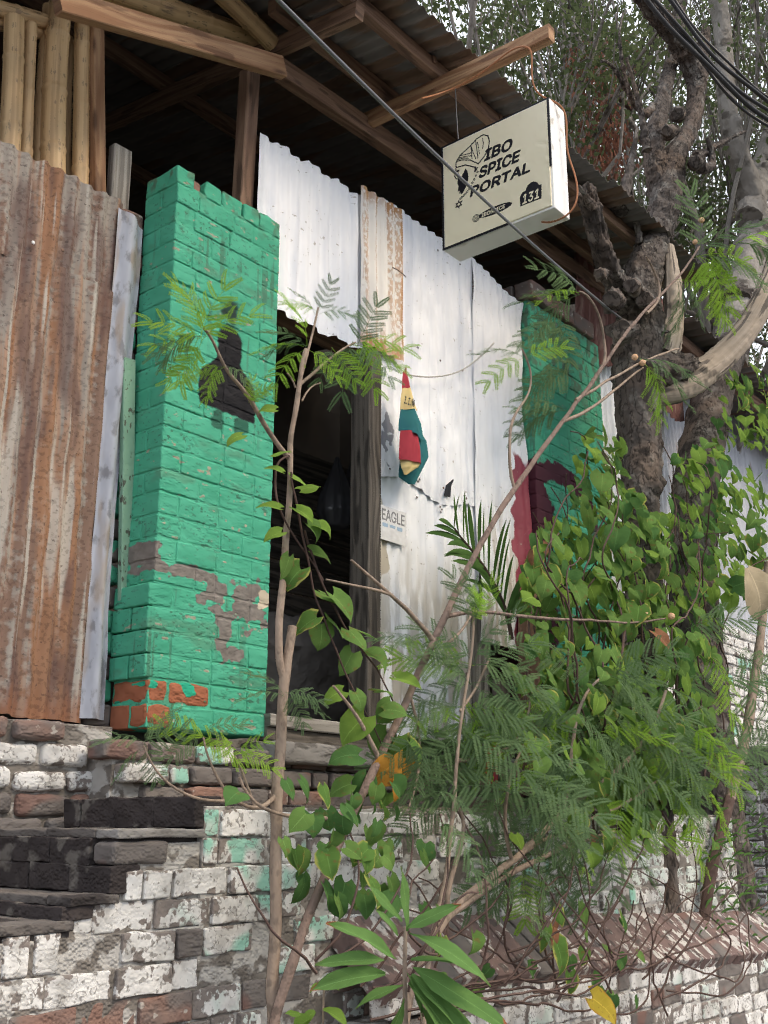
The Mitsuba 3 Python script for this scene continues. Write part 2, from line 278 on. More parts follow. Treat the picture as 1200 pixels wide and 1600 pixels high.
def leafmat(key, lo, hi, margin=None, trans=0.7, rough=0.55, spots=0.0):
    def fn(p, n, uv):
        c = mix(mi.Color3f(lo) * 0.75, mi.Color3f(hi) * 1.1, fb(p.x * 12, p.y * 12, p.z * 12, 4))
        vein = dr.maximum(ss(0.055, 0.02, dr.abs(uv.y)), ss(0.14, 0.0, dr.abs(dr.sin((uv.x * 5.0 - dr.abs(uv.y) * 1.1) * 3.1416))) * 0.35)
        c = mix(c, mi.Color3f(hi) * 1.35 + 0.015, vein * 0.55)
        if margin is not None: c = mix(c, margin, ss(0.80, 1.0, (0.55 if 'lance' in key else 1.0) * dr.abs(uv.y) + 0.6 * (fb(p.x * 30, p.y * 30, p.z * 30, 2) - 0.5) + 0.8 * ss(0.72, 1.0, uv.x)))
        if spots: c = mix(c, (0.20, 0.12, 0.05), ss(0.66, 0.72, fb(p.x * 60, p.y * 60, p.z * 60, 3)) * spots)
        return c
    scene[key] = {'type': 'principledthin', 'base_color': mikit.proc(fn), 'roughness': rough, 'diff_trans': trans, 'spec_trans': 0.0, 'eta': 1.4}
leafmat('leaf_green', (0.100, 0.190, 0.048), (0.170, 0.285, 0.080), spots=0.5)
leafmat('leaf_lime', (0.160, 0.285, 0.045), (0.255, 0.395, 0.085), trans=0.9)
leafmat('leaf_deep', (0.060, 0.140, 0.045), (0.105, 0.210, 0.065), spots=0.3)
leafmat('leaf_edged', (0.085, 0.170, 0.040), (0.130, 0.240, 0.060), margin=(0.36, 0.36, 0.10), spots=0.6)
leafmat('leaf_yellow', (0.34, 0.28, 0.035), (0.48, 0.36, 0.06), margin=(0.36, 0.17, 0.04), spots=0.7)
leafmat('leaf_orange', (0.50, 0.21, 0.03), (0.62, 0.33, 0.07), spots=0.6)
leafmat('leaf_beige', (0.42, 0.34, 0.22), (0.56, 0.47, 0.33), trans=0.4, rough=0.7)
leafmat('leaf_dry', (0.19, 0.085, 0.05), (0.33, 0.17, 0.10), trans=0.5, rough=0.7)
leafmat('leaf_lance', (0.095, 0.190, 0.055), (0.150, 0.275, 0.085), margin=(0.16, 0.24, 0.08), trans=0.6)
leafmat('leaf_lance_burnt', (0.095, 0.190, 0.055), (0.150, 0.275, 0.085), margin=(0.36, 0.13, 0.07), trans=0.6)
def flat_leaf(key, lo, hi, trans, rough=0.5):
    scene[key] = {'type': 'principledthin', 'base_color': mikit.proc(lambda p, n, uv: mix(lo, hi, fb(p.x * 14, p.y * 14, p.z * 14, 2))), 'roughness': rough,
                  'diff_trans': trans, 'spec_trans': 0.0, 'eta': 1.35}
flat_leaf('feather_green', (0.100, 0.168, 0.085), (0.185, 0.275, 0.125), 1.0)
flat_leaf('feather_lime', (0.240, 0.440, 0.050), (0.390, 0.600, 0.095), 1.3)
flat_leaf('palm_green', (0.055, 0.120, 0.035), (0.105, 0.190, 0.055), 0.5)
flat_leaf('crown_leaf', (0.085, 0.115, 0.055), (0.175, 0.215, 0.105), 1.0)
flat_leaf('crown_dry', (0.16, 0.07, 0.05), (0.30, 0.15, 0.11), 0.5, 0.7)
mat('pompom', lambda p, n, uv: mix((0.52, 0.30, 0.16), (0.68, 0.46, 0.30), nz(p.x * 150, p.y * 150, p.z * 150)), 0.9)

def cream(p, n, uv): return mix((0.76, 0.685, 0.50), (0.80, 0.725, 0.545), fb(p.x * 4, p.y * 4, p.z * 4, 3))
mat('cream_panel', cream, 0.3, lambda p, n, uv: 0.004 * fb(p.x * 30, p.y * 42, p.z * 36, 2) * ss(-0.78, -0.95, p.y) * ss(4.95, 4.75, p.z), spec=0.45)
def sign_side(p, n, uv):
    c = mix((0.78, 0.775, 0.75), (0.83, 0.825, 0.81), fb(p.x * 8, p.y * 8, p.z * 8, 2))
    return mix(c, (0.42, 0.38, 0.31), ss(0.62, 0.72, fb(p.x * 18, p.y * 14, p.z * 14, 3)) * 0.7)
mat('sign_casing', sign_side, 0.5, spec=0.4)
mat('faded_ink', (0.24, 0.24, 0.25), 0.6)
mat('ink', (0.012, 0.012, 0.016), 0.45)
mat('black_cable', lambda p, n, uv: mix((0.018, 0.018, 0.02), (0.045, 0.045, 0.05), fb(p.x * 20, p.y * 20, p.z * 20, 2)), 0.45, spec=0.5)
mat('grey_cable', (0.13, 0.13, 0.135), 0.4, spec=0.5)
mat('brown_cord', (0.36, 0.15, 0.07), 0.5)
mat('pale_cord', (0.42, 0.40, 0.36), 0.6)
cloth_bump = lambda p, n, uv: 0.0006 * (dr.sin(p.x * 1800) + dr.sin(p.z * 1800)) + 0.003 * fb(p.x * 18, p.y * 18, p.z * 8, 2)
mat('cloth_red', lambda p, n, uv: mix((0.32, 0.035, 0.05), (0.40, 0.05, 0.07), fb(p.x * 20, p.y * 20, p.z * 10, 2)), 0.9, cloth_bump)
mat('cloth_yellow', lambda p, n, uv: mix((0.62, 0.48, 0.20), (0.70, 0.56, 0.28), fb(p.x * 20, p.y * 20, p.z * 10, 2)), 0.9, cloth_bump)
mat('cloth_teal', lambda p, n, uv: mix((0.022, 0.12, 0.15), (0.035, 0.17, 0.17), fb(p.x * 20, p.y * 20, p.z * 10, 2)), 0.9, cloth_bump)
def dirt(p, n, uv):
    c = mix((0.075, 0.058, 0.047), (0.17, 0.135, 0.11), fb(p.x * 6, p.y * 6, p.z * 6, 4))
    return mix(c, (0.26, 0.24, 0.215), ss(0.64, 0.72, fb(p.x * 30, p.y * 30, p.z * 30, 3)) * 0.7)
mat('earth', dirt, 0.95, stone, 1.5)
mat('asphalt', lambda p, n, uv: mix((0.04, 0.04, 0.042), (0.075, 0.073, 0.07), fb(p.x * 20, p.y * 20, p.z * 20, 3)), 0.9)
def concrete(p, n, uv):
    c = mix((0.17, 0.16, 0.15), (0.30, 0.285, 0.27), fb(p.x * 5, p.y * 9, p.z * 9, 4))
    return mix(c, (0.09, 0.082, 0.075), ss(0.56, 0.68, fb(p.x * 11, p.y * 11, p.z * 17, 4)) * 0.8)
mat('old_concrete', concrete, 0.9, stone, 1.0)
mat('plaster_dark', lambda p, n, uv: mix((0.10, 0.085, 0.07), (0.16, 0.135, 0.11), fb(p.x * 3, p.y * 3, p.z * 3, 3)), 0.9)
mat('film_plastic', (0.10, 0.105, 0.12), 0.25, spec=0.6)
mat('sackcloth', lambda p, n, uv: mix((0.09, 0.083, 0.078), (0.18, 0.165, 0.155), fb(p.x * 12, p.y * 12, p.z * 12, 3)), 0.9, stone)
mat('red_plastic', (0.42, 0.03, 0.035), 0.5)
mat('label_white', lambda p, n, uv: mix((0.60, 0.60, 0.60), (0.78, 0.78, 0.79), fb(p.x * 40, 1.0, p.z * 40, 3)), 0.6)
mat('label_blue', (0.34, 0.46, 0.60), 0.6)
mat('nail_white', (0.8, 0.8, 0.8), 0.4)


# ------------------------------------------------------------------ mesh helpers
def cat(ms): return trimesh.util.concatenate(ms)
def grid_faces(nu, nv, off=0):
    i, j = np.meshgrid(np.arange(nu - 1), np.arange(nv - 1), indexing='ij')
    a = (i * nv + j).ravel() + off
    return np.vstack([np.stack([a, a + nv, a + nv + 1], 1), np.stack([a, a + nv + 1, a + 1], 1)])
def sheet(fn, nu, nv, thick):
    """A thin solid sheet over u, v in 0..1; fn(u, v) -> points."""
    u, v = np.meshgrid(np.linspace(0, 1, nu), np.linspace(0, 1, nv), indexing='ij')
    P = np.stack(fn(u, v), -1)
    N = np.cross(np.gradient(P, axis=0), np.gradient(P, axis=1)); N /= np.linalg.norm(N, axis=-1, keepdims=True) + 1e-12
    a, b = P.reshape(-1, 3), (P - N * thick).reshape(-1, 3)
    n = nu * nv
    f, g = grid_faces(nu, nv), grid_faces(nu, nv, n)[:, ::-1]
    rim = np.concatenate([np.arange(nv)[::-1], np.arange(1, nu) * nv, (nu - 1) * nv + np.arange(1, nv), np.arange(nu - 2, 0, -1) * nv + nv - 1])
    nx = np.roll(rim, -1)
    r = np.vstack([np.stack([rim, nx, nx + n], 1), np.stack([rim, nx + n, rim + n], 1)])
    # duplicate the rim so that smooth normals stay with each side
    V = np.vstack([a, b, a, b]); r = r + 2 * n
    return trimesh.Trimesh(V, np.vstack([f, g, r]), process=False)
def corrugated(x0, x1, z0, z1, y, amp=0.009, pitch=0.076, dent=0.010, seed=1, top=None, bottom=None, per=7, nz_=40, thick=0.0012, ragged=0.008, flat=None):
    nu = int((x1 - x0) / pitch * per) + 2
    def fn(u, v):
        x = x0 + u * (x1 - x0)
        zb = (z0 + (bottom(x) if bottom else 0)); zt = (z1 + (top(x) if top else 0))
        e = ragged * (meshkit.fbm(np.stack([x * 20, x * 0 + seed, v * 0], -1), 3) - 0.5) * 2
        z = zb + v * (zt - zb) + e * (np.abs(v - 0.5) * 2) ** 8
        a = amp * (flat(x, z) if flat else 1)
        d = dent * (meshkit.fbm(np.stack([x * 3.0, z * 2.2, x * 0 + seed], -1), 3) - 0.5) * 2
        d = d + 0.5 * dent * (meshkit.fbm(np.stack([x * 11, z * 7, x * 0 + seed + 5], -1), 2) - 0.5) * 2
        return x, y + a * np.cos(2 * np.pi * (x + 0.02 * seed) / pitch) + d, z
    return sheet(fn, nu, nz_, -thick)
def rbox(half, r, n, amp, seed):
    """A rounded, uneven block: half sizes, edge radius, spans per side."""
    h = np.asarray(half, float); r = min(r, h.min() * 0.8)
    def ax(k): return np.concatenate([[-h[k]], np.linspace(-(h[k] - r), h[k] - r, n[k]), [h[k]]])
    vs, fs, off = [], [], 0
    for k in range(3):
        i, j = (k + 1) % 3, (k + 2) % 3
        A, B = np.meshgrid(ax(i), ax(j), indexing='ij')
        for s in (-1, 1):
            P = np.zeros(A.shape + (3,)); P[..., i], P[..., j], P[..., k] = A, B, s * h[k]
            f = grid_faces(A.shape[0], A.shape[1], off)
            fs.append(f if s > 0 else f[:, ::-1]); vs.append(P.reshape(-1, 3)); off += A.size
    m = trimesh.Trimesh(np.vstack(vs), np.vstack(fs), process=False); m.merge_vertices()
    p = np.array(m.vertices); q = np.clip(p, -(h - r), h - r); d = p - q
    p = q + r * d / np.maximum(np.linalg.norm(d, axis=1, keepdims=True), 1e-9)
    if amp:
        o = np.array([[seed * 7.3, seed * 1.7, seed * 3.1]])
        for k in range(3): p[:, k] += amp * (meshkit.fbm(p * 22 + o + 31 * k, 3) - 0.5) * 2
    return trimesh.Trimesh(p, m.faces, process=False)
def block(lo, hi, r=0.006, amp=0.002, seed=1, n=(6, 4, 4)):
    lo, hi = np.asarray(lo, float), np.asarray(hi, float)
    m = rbox((hi - lo) / 2, r, n, amp, seed); m.apply_translation((lo + hi) / 2); return m
def slab(lo, hi, amp, seed, step=0.06):
    lo, hi = np.asarray(lo, float), np.asarray(hi, float)
    n = [max(3, int((b - a) / step)) for a, b in zip(lo, hi)]
    m = rbox((hi - lo) / 2, 0.004, n, 0, seed); p = np.array(m.vertices) + (lo + hi) / 2
    for k in range(3): p[:, k] += amp * (meshkit.fbm(p * 14 + seed + 31 * k, 3) - 0.5) * 2
    return trimesh.Trimesh(p, m.faces, process=False)
def frame(d, up=(0, 0, 1)):
    d = np.asarray(d, float); d = d / np.linalg.norm(d); up = np.asarray(up, float)
    if abs(d @ up) / np.linalg.norm(up) > 0.98: up = np.array([1.0, 0, 0.1])
    s = np.cross(d, up); s /= np.linalg.norm(s); return d, s, np.cross(s, d)
def beam(p0, p1, w, h, up=(0, 0, 1), c=0.004, seed=0, wob=0.002):
    """A sawn timber with (mesh, uv): uv runs along the grain."""
    p0, p1 = np.asarray(p0, float), np.asarray(p1, float); L = np.linalg.norm(p1 - p0); d, s, t = frame(p1 - p0, up)
    a, b = w / 2, h / 2
    sec = [(-a + c, -b), (a - c, -b), (a, -b + c), (a, b - c), (a - c, b), (-a + c, b), (-a, b - c), (-a, -b + c)]
    per = np.concatenate([[0], np.cumsum([math.dist(sec[k], sec[(k + 1) % 8]) for k in range(8)])])
    n = max(3, int(L / 0.12)); V, F, U = [], [], []
    ts = np.linspace(0, 1, n)
    ring = np.array([[p0 + d * L * q + s * x + t * y for (x, y) in sec] for q in ts])
    ring += wob * (meshkit.fbm(ring * 9 + seed, 2)[..., None] - 0.5) * 2
    for k in range(8):
        for i in range(n - 1):
            o = len(V)
            V += [ring[i, k], ring[i, (k + 1) % 8], ring[i + 1, (k + 1) % 8], ring[i + 1, k]]
            U += [(ts[i] * L + seed * 3.7, per[k] + seed), (ts[i] * L + seed * 3.7, per[k + 1] + seed), (ts[i + 1] * L + seed * 3.7, per[k + 1] + seed), (ts[i + 1] * L + seed * 3.7, per[k] + seed)]
            F += [(o, o + 1, o + 2), (o, o + 2, o + 3)]
    for e, q in ((0, 0), (n - 1, 1)):
        o = len(V); V += list(ring[e]); U += [(x * 0.5 + seed, y + seed) for x, y in sec]
        F += [(o, o + k, o + k + 1) if q else (o, o + k + 1, o + k) for k in range(1, 7)]
    return trimesh.Trimesh(np.array(V), np.array(F), process=False), np.array(U)
def spline(pts, n):
    from scipy.interpolate import CubicSpline
    p = np.asarray(pts, float)
    if len(p) < 3: return np.array([p[0] + (p[-1] - p[0]) * t for t in np.linspace(0, 1, n)])
    s = np.concatenate([[0], np.cumsum(np.linalg.norm(np.diff(p, axis=0), axis=1))])
    return CubicSpline(s, p)(np.linspace(0, s[-1], n))
def tube(pts, radii, sides=7, cap=True, shape=None):
    """(mesh, uv) of a tube along pts; shape(theta, s) multiplies the radius."""
    p = np.asarray(pts, float); n = len(p); r = np.broadcast_to(radii, n) if np.ndim(radii) == 0 or len(radii) == n else np.interp(np.linspace(0, 1, n), np.linspace(0, 1, len(radii)), radii)
    t = np.gradient(p, axis=0); t /= np.linalg.norm(t, axis=1, keepdims=True) + 1e-12
    a = np.cross(t[0], [0.3, 0.9, 0.1] if abs(t[0, 2]) > 0.8 else [0, 0, 1.0]); a /= np.linalg.norm(a)
    A = []
    for k in range(n):
        a = a - t[k] * (a @ t[k]); a /= np.linalg.norm(a); A.append(a)
    A = np.array(A); B = np.cross(t, A)
    th = np.linspace(0, 2 * np.pi, sides + 1); s = np.concatenate([[0], np.cumsum(np.linalg.norm(np.diff(p, axis=0), axis=1))])
    R = r[:, None] * np.ones_like(th)[None]
    if shape is not None: R = R * shape(th[None] + 0 * s[:, None], s[:, None] + 0 * th[None])
    V = p[:, None] + R[..., None] * (np.cos(th)[None, :, None] * A[:, None] + np.sin(th)[None, :, None] * B[:, None])
    V[:, -1] = V[:, 0]
    UV = np.stack(np.broadcast_arrays(th[None] * r.mean(), s[:, None]), -1)
    V, UV, F = V.reshape(-1, 3), UV.reshape(-1, 2), grid_faces(n, sides + 1)[:, ::-1]
    if cap:
        for e, flip in ((0, False), (n - 1, True)):
            o = len(V); ring = V[e * (sides + 1):(e + 1) * (sides + 1)]
            V = np.vstack([V, ring, ring.mean(0)[None]]); UV = np.vstack([UV, UV[e * (sides + 1):(e + 1) * (sides + 1)], UV[e * (sides + 1)][None]])
            c = np.array([(o + sides + 1, o + k, o + k + 1) for k in range(sides)])
            F = np.vstack([F, c if flip else c[:, ::-1]])
    return trimesh.Trimesh(V, F, process=False), UV
def joined(pairs):
    m = cat([a for a, _ in pairs]); return m, np.vstack([b for _, b in pairs])
def limb(pts, radii, sides=22, step=0.03, rough=0.16, seed=0, knots=6, fine=0.0):
    L = np.linalg.norm(np.diff(np.asarray(pts), axis=0), axis=1).sum(); n = max(6, int(L / step))
    c = spline(pts, n); r = np.interp(np.linspace(0, 1, n), np.linspace(0, 1, len(radii)), radii)
    g = np.random.default_rng(seed); kn = [(g.uniform(0, 6.28), g.uniform(0, L), g.uniform(0.15, 0.4), g.uniform(0.25, 0.6)) for _ in range(knots)]
    def shp(th, s):
        q = np.stack([np.cos(th) * 1.7 + seed, np.sin(th) * 1.7, s * 2.2], -1)
        w = 1 + rough * (meshkit.fbm(q, 4) - 0.5) * 2 + 0.5 * rough * (np.abs(meshkit.fbm(q * 2.6 + 9, 3) - 0.5) * 4 - 0.8)
        if fine:
            f_ = np.stack([np.cos(th) * r.mean() * 42 + seed, np.sin(th) * r.mean() * 42, s * 15], -1)
            w = w + fine / r.mean() * (np.abs(meshkit.fbm(f_, 4) - 0.5) * 5 - 0.6) + 0.4 * fine / r.mean() * (meshkit.fbm(f_ * 2.3 + 5, 3) - 0.5)
        for a, l, h, sz in kn:
            da = np.abs((th - a + np.pi) % (2 * np.pi) - np.pi); w = w + h * np.exp(-(da / sz) ** 2 - ((s - l) / (sz * r.mean())) ** 2)
        return w
    return tube(c, r, sides, True, shp)
def stem(pts, r0, r1, step=0.03, sides=7, wob=0.0, seed=0):
    L = np.linalg.norm(np.diff(np.asarray(pts), axis=0), axis=1).sum(); n = max(4, int(L / step)); c = spline(pts, n)
    if wob: c = c + wob * (np.stack([meshkit.fbm(c * 6 + seed + 17 * k, 2) for k in range(3)], -1) - 0.5) * 2
    return tube(c, np.linspace(r0, r1, n) * (1 + 0.16 * (meshkit.noise(np.stack([np.arange(n) * 0.31 + seed, np.zeros(n), np.zeros(n)], -1)) ** 3) + 0.10 * (meshkit.noise(np.stack([np.arange(n) * 0.09 + seed, np.ones(n), np.zeros(n)], -1)) - 0.5)), sides)
def place(p, d, up, s=1.0):
    d, sd, t = frame(d, up); m = np.eye(4); m[:3, 0], m[:3, 1], m[:3, 2], m[:3, 3] = d * s, -sd * s, t * s, p
    return m
def brick_set(half, count, amp, seed0, r=0.012, n=(6, 3, 4)):
    out = []
    for k in range(count):
        out.append(rbox(np.ones(3) * 0.5 * np.array(half) * 2 / 2, r, n, amp, seed0 + k))
    return out
BRICKS = {}
def put_brick(parent, lo, hi, m, amp=0.004, r=0.012, jitter=0.004, name='brick'):
    """One brick between two corners, from a small set of uneven blocks of about the same proportions."""
    lo, hi = np.asarray(lo, float), np.asarray(hi, float); size = hi - lo
    kind = (tuple(np.round(size / 0.03).astype(int)), amp, r)
    if kind not in BRICKS: BRICKS[kind] = []
    if len(BRICKS[kind]) < 6:
        n = tuple(max(2, min(7, int(s / 0.03))) for s in size)
        bm = rbox(size / 2, r, n, amp, len(BRICKS) * 10 + len(BRICKS[kind]))
        BRICKS[kind].append((mikit.ply(bm, m, smooth=True, uv=np.array(bm.vertices)[:, [0, 2]] / (size[[0, 2]] / 2)), size))
        d, s0 = BRICKS[kind][-1]
    else:
        d, s0 = BRICKS[kind][int(rng.integers(6))]
    M = np.eye(4); M[:3, :3] = np.diag(size / s0)
    ax, ay, az = rng.normal(0, 0.012, 3) * (jitter / 0.004)
    Rm = trimesh.transformations.euler_matrix(ax * 0.5, ay, az * 0.5)
    M = Rm @ M; M[:3, 3] = (lo + hi) / 2 + rng.normal(0, jitter, 3) * np.array([0.4, 1, 0.3])
    return put(name, d, m, parent, to_world=M)


# ================================================================== SETTING
def ground_fn(u, v):
    x, y = -150 + 300 * u, -150 + 300 * v
    return x, y, 0 * x
structure('street', sheet(ground_fn, 24, 24, 0.05), 'asphalt', 'grey asphalt street below the wall')
structure('pavement', block((-4, -2.6, -0.05), (16, -0.62, 0.12), 0.02, 0.004, 3, (40, 10, 2)), 'old_concrete', 'old concrete pavement along the wall')

# ================================================================== THE WALL ALONG THE STREET
YF = -0.68
wall = thing('street_brick_wall', 'low street wall of flaking white and mint painted bricks behind the saplings', 'wall')
put('mortar_core', cat([slab((1.0, YF + 0.001, 0.05), (6.65, -0.10, 1.30), 0.007, 2, 0.05), slab((2.42, YF + 0.001, 1.25), (6.65, -0.10, 1.66), 0.007, 5, 0.05),
                        slab((1.95, YF + 0.012, 1.2), (2.42, -0.12, 1.375), 0.006, 6, 0.05), slab((2.12, YF + 0.012, 1.3), (2.42, -0.12, 1.55), 0.006, 7, 0.05)]), 'mortar', wall)
low, count, far_bricks = [], 0, []
CH = 0.088
for r in range(19):
    z0 = 1.655 - CH * (r + 1); z1 = z0 + CH - 0.007
    if z0 < 0.02: break
    x = 1.0 + rng.uniform(-0.1, 0.1)
    while x < 6.62:
        L = (0.205 if rng.random() < 0.62 else 0.100) * rng.uniform(0.93, 1.07); x1 = min(x + L, 6.65)
        left_edge = 2.42 if z1 > 1.56 else 2.13 if z1 > 1.39 else 1.96 if z1 > 1.33 else 0.9
        if x < left_edge + 0.02: x = max(x1 + 0.010, left_edge) if x1 < left_edge + 0.06 else left_edge + 0.002; 
        if x < left_edge: continue
        if x < 1.86 and 1.20 < z0 < 1.30: x = x1 + 0.008; continue       # the upright bricks of the steps stand here
        x1 = max(x1, x + 0.06)
        q = rng.random()
        hi_ = z0 > 1.05
        minty = 0.46 if 2.3 < x < 3.4 or x > 4.6 else 0.2
        if hi_: m = 'brick_mint' if q < minty else 'brick_white' if q < 0.86 else 'brick_flaked' if q < 0.97 else 'brick_grey'
        else: m = 'brick_flaked' if q < 0.38 else 'brick_white' if q < 0.55 else 'brick_bare' if q < 0.80 else 'brick_grey'
        gone = 0.55 < z0 < 1.02 and 2.62 < x < 2.95 and rng.random() < 0.7        # a hole broken into the foot of the wall
        pr = YF - rng.uniform(-0.004, 0.016)
        if not gone:
            if z0 > 0.50 and count < 292 and x < 5.3:
                put_brick(wall, (x, pr, z0), (x1, pr + 0.10, z1), m, amp=0.0095, r=0.006, jitter=0.005); count += 1
            else: far_bricks.append(block((x, pr, z0), (x1, pr + 0.10, z1), 0.011, 0.004, len(far_bricks), (3, 2, 2)))
        x = x1 + rng.uniform(0.005, 0.010)
put('brick_remainder', cat(far_bricks), 'brick_flaked', wall, smooth=True, kind='stuff')

# the battered foot of the wall: a row of tilted coping bricks over a projecting plinth
foot = thing('wall_plinth', 'projecting brick plinth with a sloping coping at the foot of the street wall', 'wall')
put('mortar_core', slab((3.05, -0.915, 0.03), (9.0, YF - 0.02, 0.95), 0.008, 9, 0.07), 'mortar', foot)
x, k = 3.02, 0
while x < 8.6:
    L = rng.uniform(0.098, 0.112)
    zt = 1.245 - 0.05 * (x - 3.6); yb, yt = -0.945, YF - 0.02
    zb = zt - 0.20
    c = np.array([x + L / 2, (yb + yt) / 2, (zt + zb) / 2]); d = np.array([0.012, yt - yb, zt - zb]); ln = np.linalg.norm(d)
    m = rbox((ln / 2, L / 2 - 0.001, 0.05), 0.007, (7, 4, 3), 0.0075, k)
    M = place(c - 0.025 * np.array([0, -0.6, 0.8]) + rng.normal(0, 0.003, 3), d, (0, -0.6, 0.8))
    put('coping_brick', m, ('brick_grey', 'coping_red', 'coping_red', 'coping_red')[int(rng.integers(4))], foot, smooth=True, to_world=M)
    x += L + 0.003; k += 1
for r in range(11):
    x = 3.05 + 0.1 * (r % 2)
    while x < 8.5:
        L = 0.2 if rng.random() < 0.7 else 0.1
        zt = 1.03 - 0.05 * (x - 3.6) - 0.088 * r
        if zt - 0.076 > 0.05:
            put_brick(foot, (x, -0.925, zt - 0.081), (x + L + 0.005, -0.83, zt), ('brick_white', 'brick_white', 'brick_flaked', 'brick_white', 'brick_grey')[int(rng.integers(5))], amp=0.0055, r=0.011)
        x += L + 0.012

# ================================================================== STEPS
steps = thing('brick_steps', 'sooty black worn steps climbing along the street wall at the lower left', 'steps')
put('step_core', cat([slab((1.0, YF + 0.006, 0.05), (1.95, 0.12, 1.335), 0.006, 11), slab((1.94, YF + 0.02, 1.0), (2.11, 0.12, 1.385), 0.006, 12),
                      slab((2.10, YF + 0.02, 1.1), (2.40, 0.12, 1.57), 0.006, 13), slab((2.41, YF + 0.03, 1.2), (2.9, -0.05, 1.67), 0.006, 14)]), 'soot_stone', steps)
for (xa, xb, z, y1) in ((1.0, 1.93, 1.345, 0.10), (1.925, 2.085, 1.408, 0.10), (2.075, 2.40, 1.590, 0.10)):
    y = YF - 0.012
    while y < y1 - 0.02:
        L = min(0.11 if y < -0.6 else rng.uniform(0.22, 0.34), y1 - y)
        put('tread', block((xa + 0.004, y, z - 0.026), (xb + 0.02, y + L - 0.001, z + rng.uniform(-0.002, 0.002)), 0.005, 0.006, int(rng.integers(99)), (8, 7, 3)), 'old_concrete' if y < -0.6 and z > 1.5 else 'tread_stone', steps, smooth=True)
        y += L
def riser(X, z0, z1, rows, y1):
    h = (z1 - z0) / rows
    for r in range(rows):
        y = YF - 0.004 + 0.1 * (r % 2) * 0.0
        if r % 2: 
            put_brick(steps, (X - 0.012, y, z0 + r * h), (X + 0.2, y + 0.1, z0 + (r + 1) * h - 0.01), 'brick_grey', 0.006, 0.014, name='riser_brick'); y += 0.108
        while y < y1 - 0.03:
            L = min(0.205, y1 - y)
            put_brick(steps, (X - 0.016 - rng.uniform(0, 0.006), y, z0 + r * h), (X + 0.09, y + L - 0.002, z0 + (r + 1) * h + 0.001), 'soot_stone', 0.008, 0.005, name='riser_brick'); y += L
riser(2.40, 1.592, 1.69, 1, 0.02); riser(2.085, 1.412, 1.566, 2, 0.08); riser(1.93, 1.345, 1.385, 1, 0.08)
x = 1.15
while x < 1.92:                                                      # upright bricks under the lowest tread
    put_brick(steps, (x, YF - 0.010, 1.212), (x + 0.080, YF + 0.06, 1.318), 'brick_white', 0.008, 0.008, name='upright_brick'); x += 0.098

# ================================================================== FOOT OF THE BUILDING
base = thing('building_base_wall', 'worn grey and mint brick courses under the rusty sheet, the green pillar and the doorway', 'wall')
put('mortar_core', cat([slab((0.6, 0.145, 0.1), (2.66, 0.5, 1.97), 0.008, 21, 0.07), slab((2.56, 0.0, 1.2), (6.7, 0.5, 1.885), 0.008, 22, 0.07)]), 'mortar', base)
for r in range(5):
    x = 0.9 + 0.11 * (r % 2)
    while x < 2.60:
        L = (0.205 if rng.random() < 0.6 else 0.11) * rng.uniform(0.9, 1.1); z1 = 1.975 - 0.088 * r
        m = ('brick_white', 'brick_bare', 'brick_grey', 'brick_mint', 'brick_bare', 'brick_white')[int(rng.integers(6))]
        if r == 0: m = ('brick_bare', 'brick_grey', 'brick_bare', 'brick_mint')[int(rng.integers(4))]
        if not (r == 0 and 2.40 < x < 2.6):
            put_brick(base, (x, 0.115 + rng.uniform(-0.012, 0.01), z1 - 0.076), (min(x + L, 2.63), 0.23, z1 + rng.uniform(-0.006, 0.004)), m, 0.009, 0.020, 0.006)
        x += L + rng.uniform(0.012, 0.022)
for r in range(4):
    x = 2.50 + 0.07 * (r % 3) + 0.05 * (r > 1)
    while x < 6.6:
        L = (0.205 if rng.random() < 0.7 else 0.105) * rng.uniform(0.92, 1.08); z1 = 1.905 - 0.080 * r
        m = ('brick_grey', 'brick_grey', 'brick_bare')[int(rng.integers(3))]
        if r < 2 and x < 3.0 and rng.random() < 0.6: m = 'brick_mint'
        yy = -0.035 - 0.02 * (r > 0) + rng.uniform(-0.012, 0.008)
        put_brick(base, (x, yy, z1 - 0.070), (x + L, 0.07, z1), m, 0.007, 0.014, 0.005)
        x += L + rng.uniform(0.010, 0.018)
put('ledge', block((2.40, YF + 0.03, 1.60), (6.0, -0.02, 1.672), 0.02, 0.010, 8, (40, 8, 3)), 'earth', base, smooth=True, label='dirt covered ledge along the top of the street wall')
put('door_step', block((3.33, -0.10, 1.855), (4.30, 0.14, 1.945), 0.016, 0.008, 5, (20, 5, 3)), 'old_concrete', base, smooth=True, label='grey concrete step below the doorway')

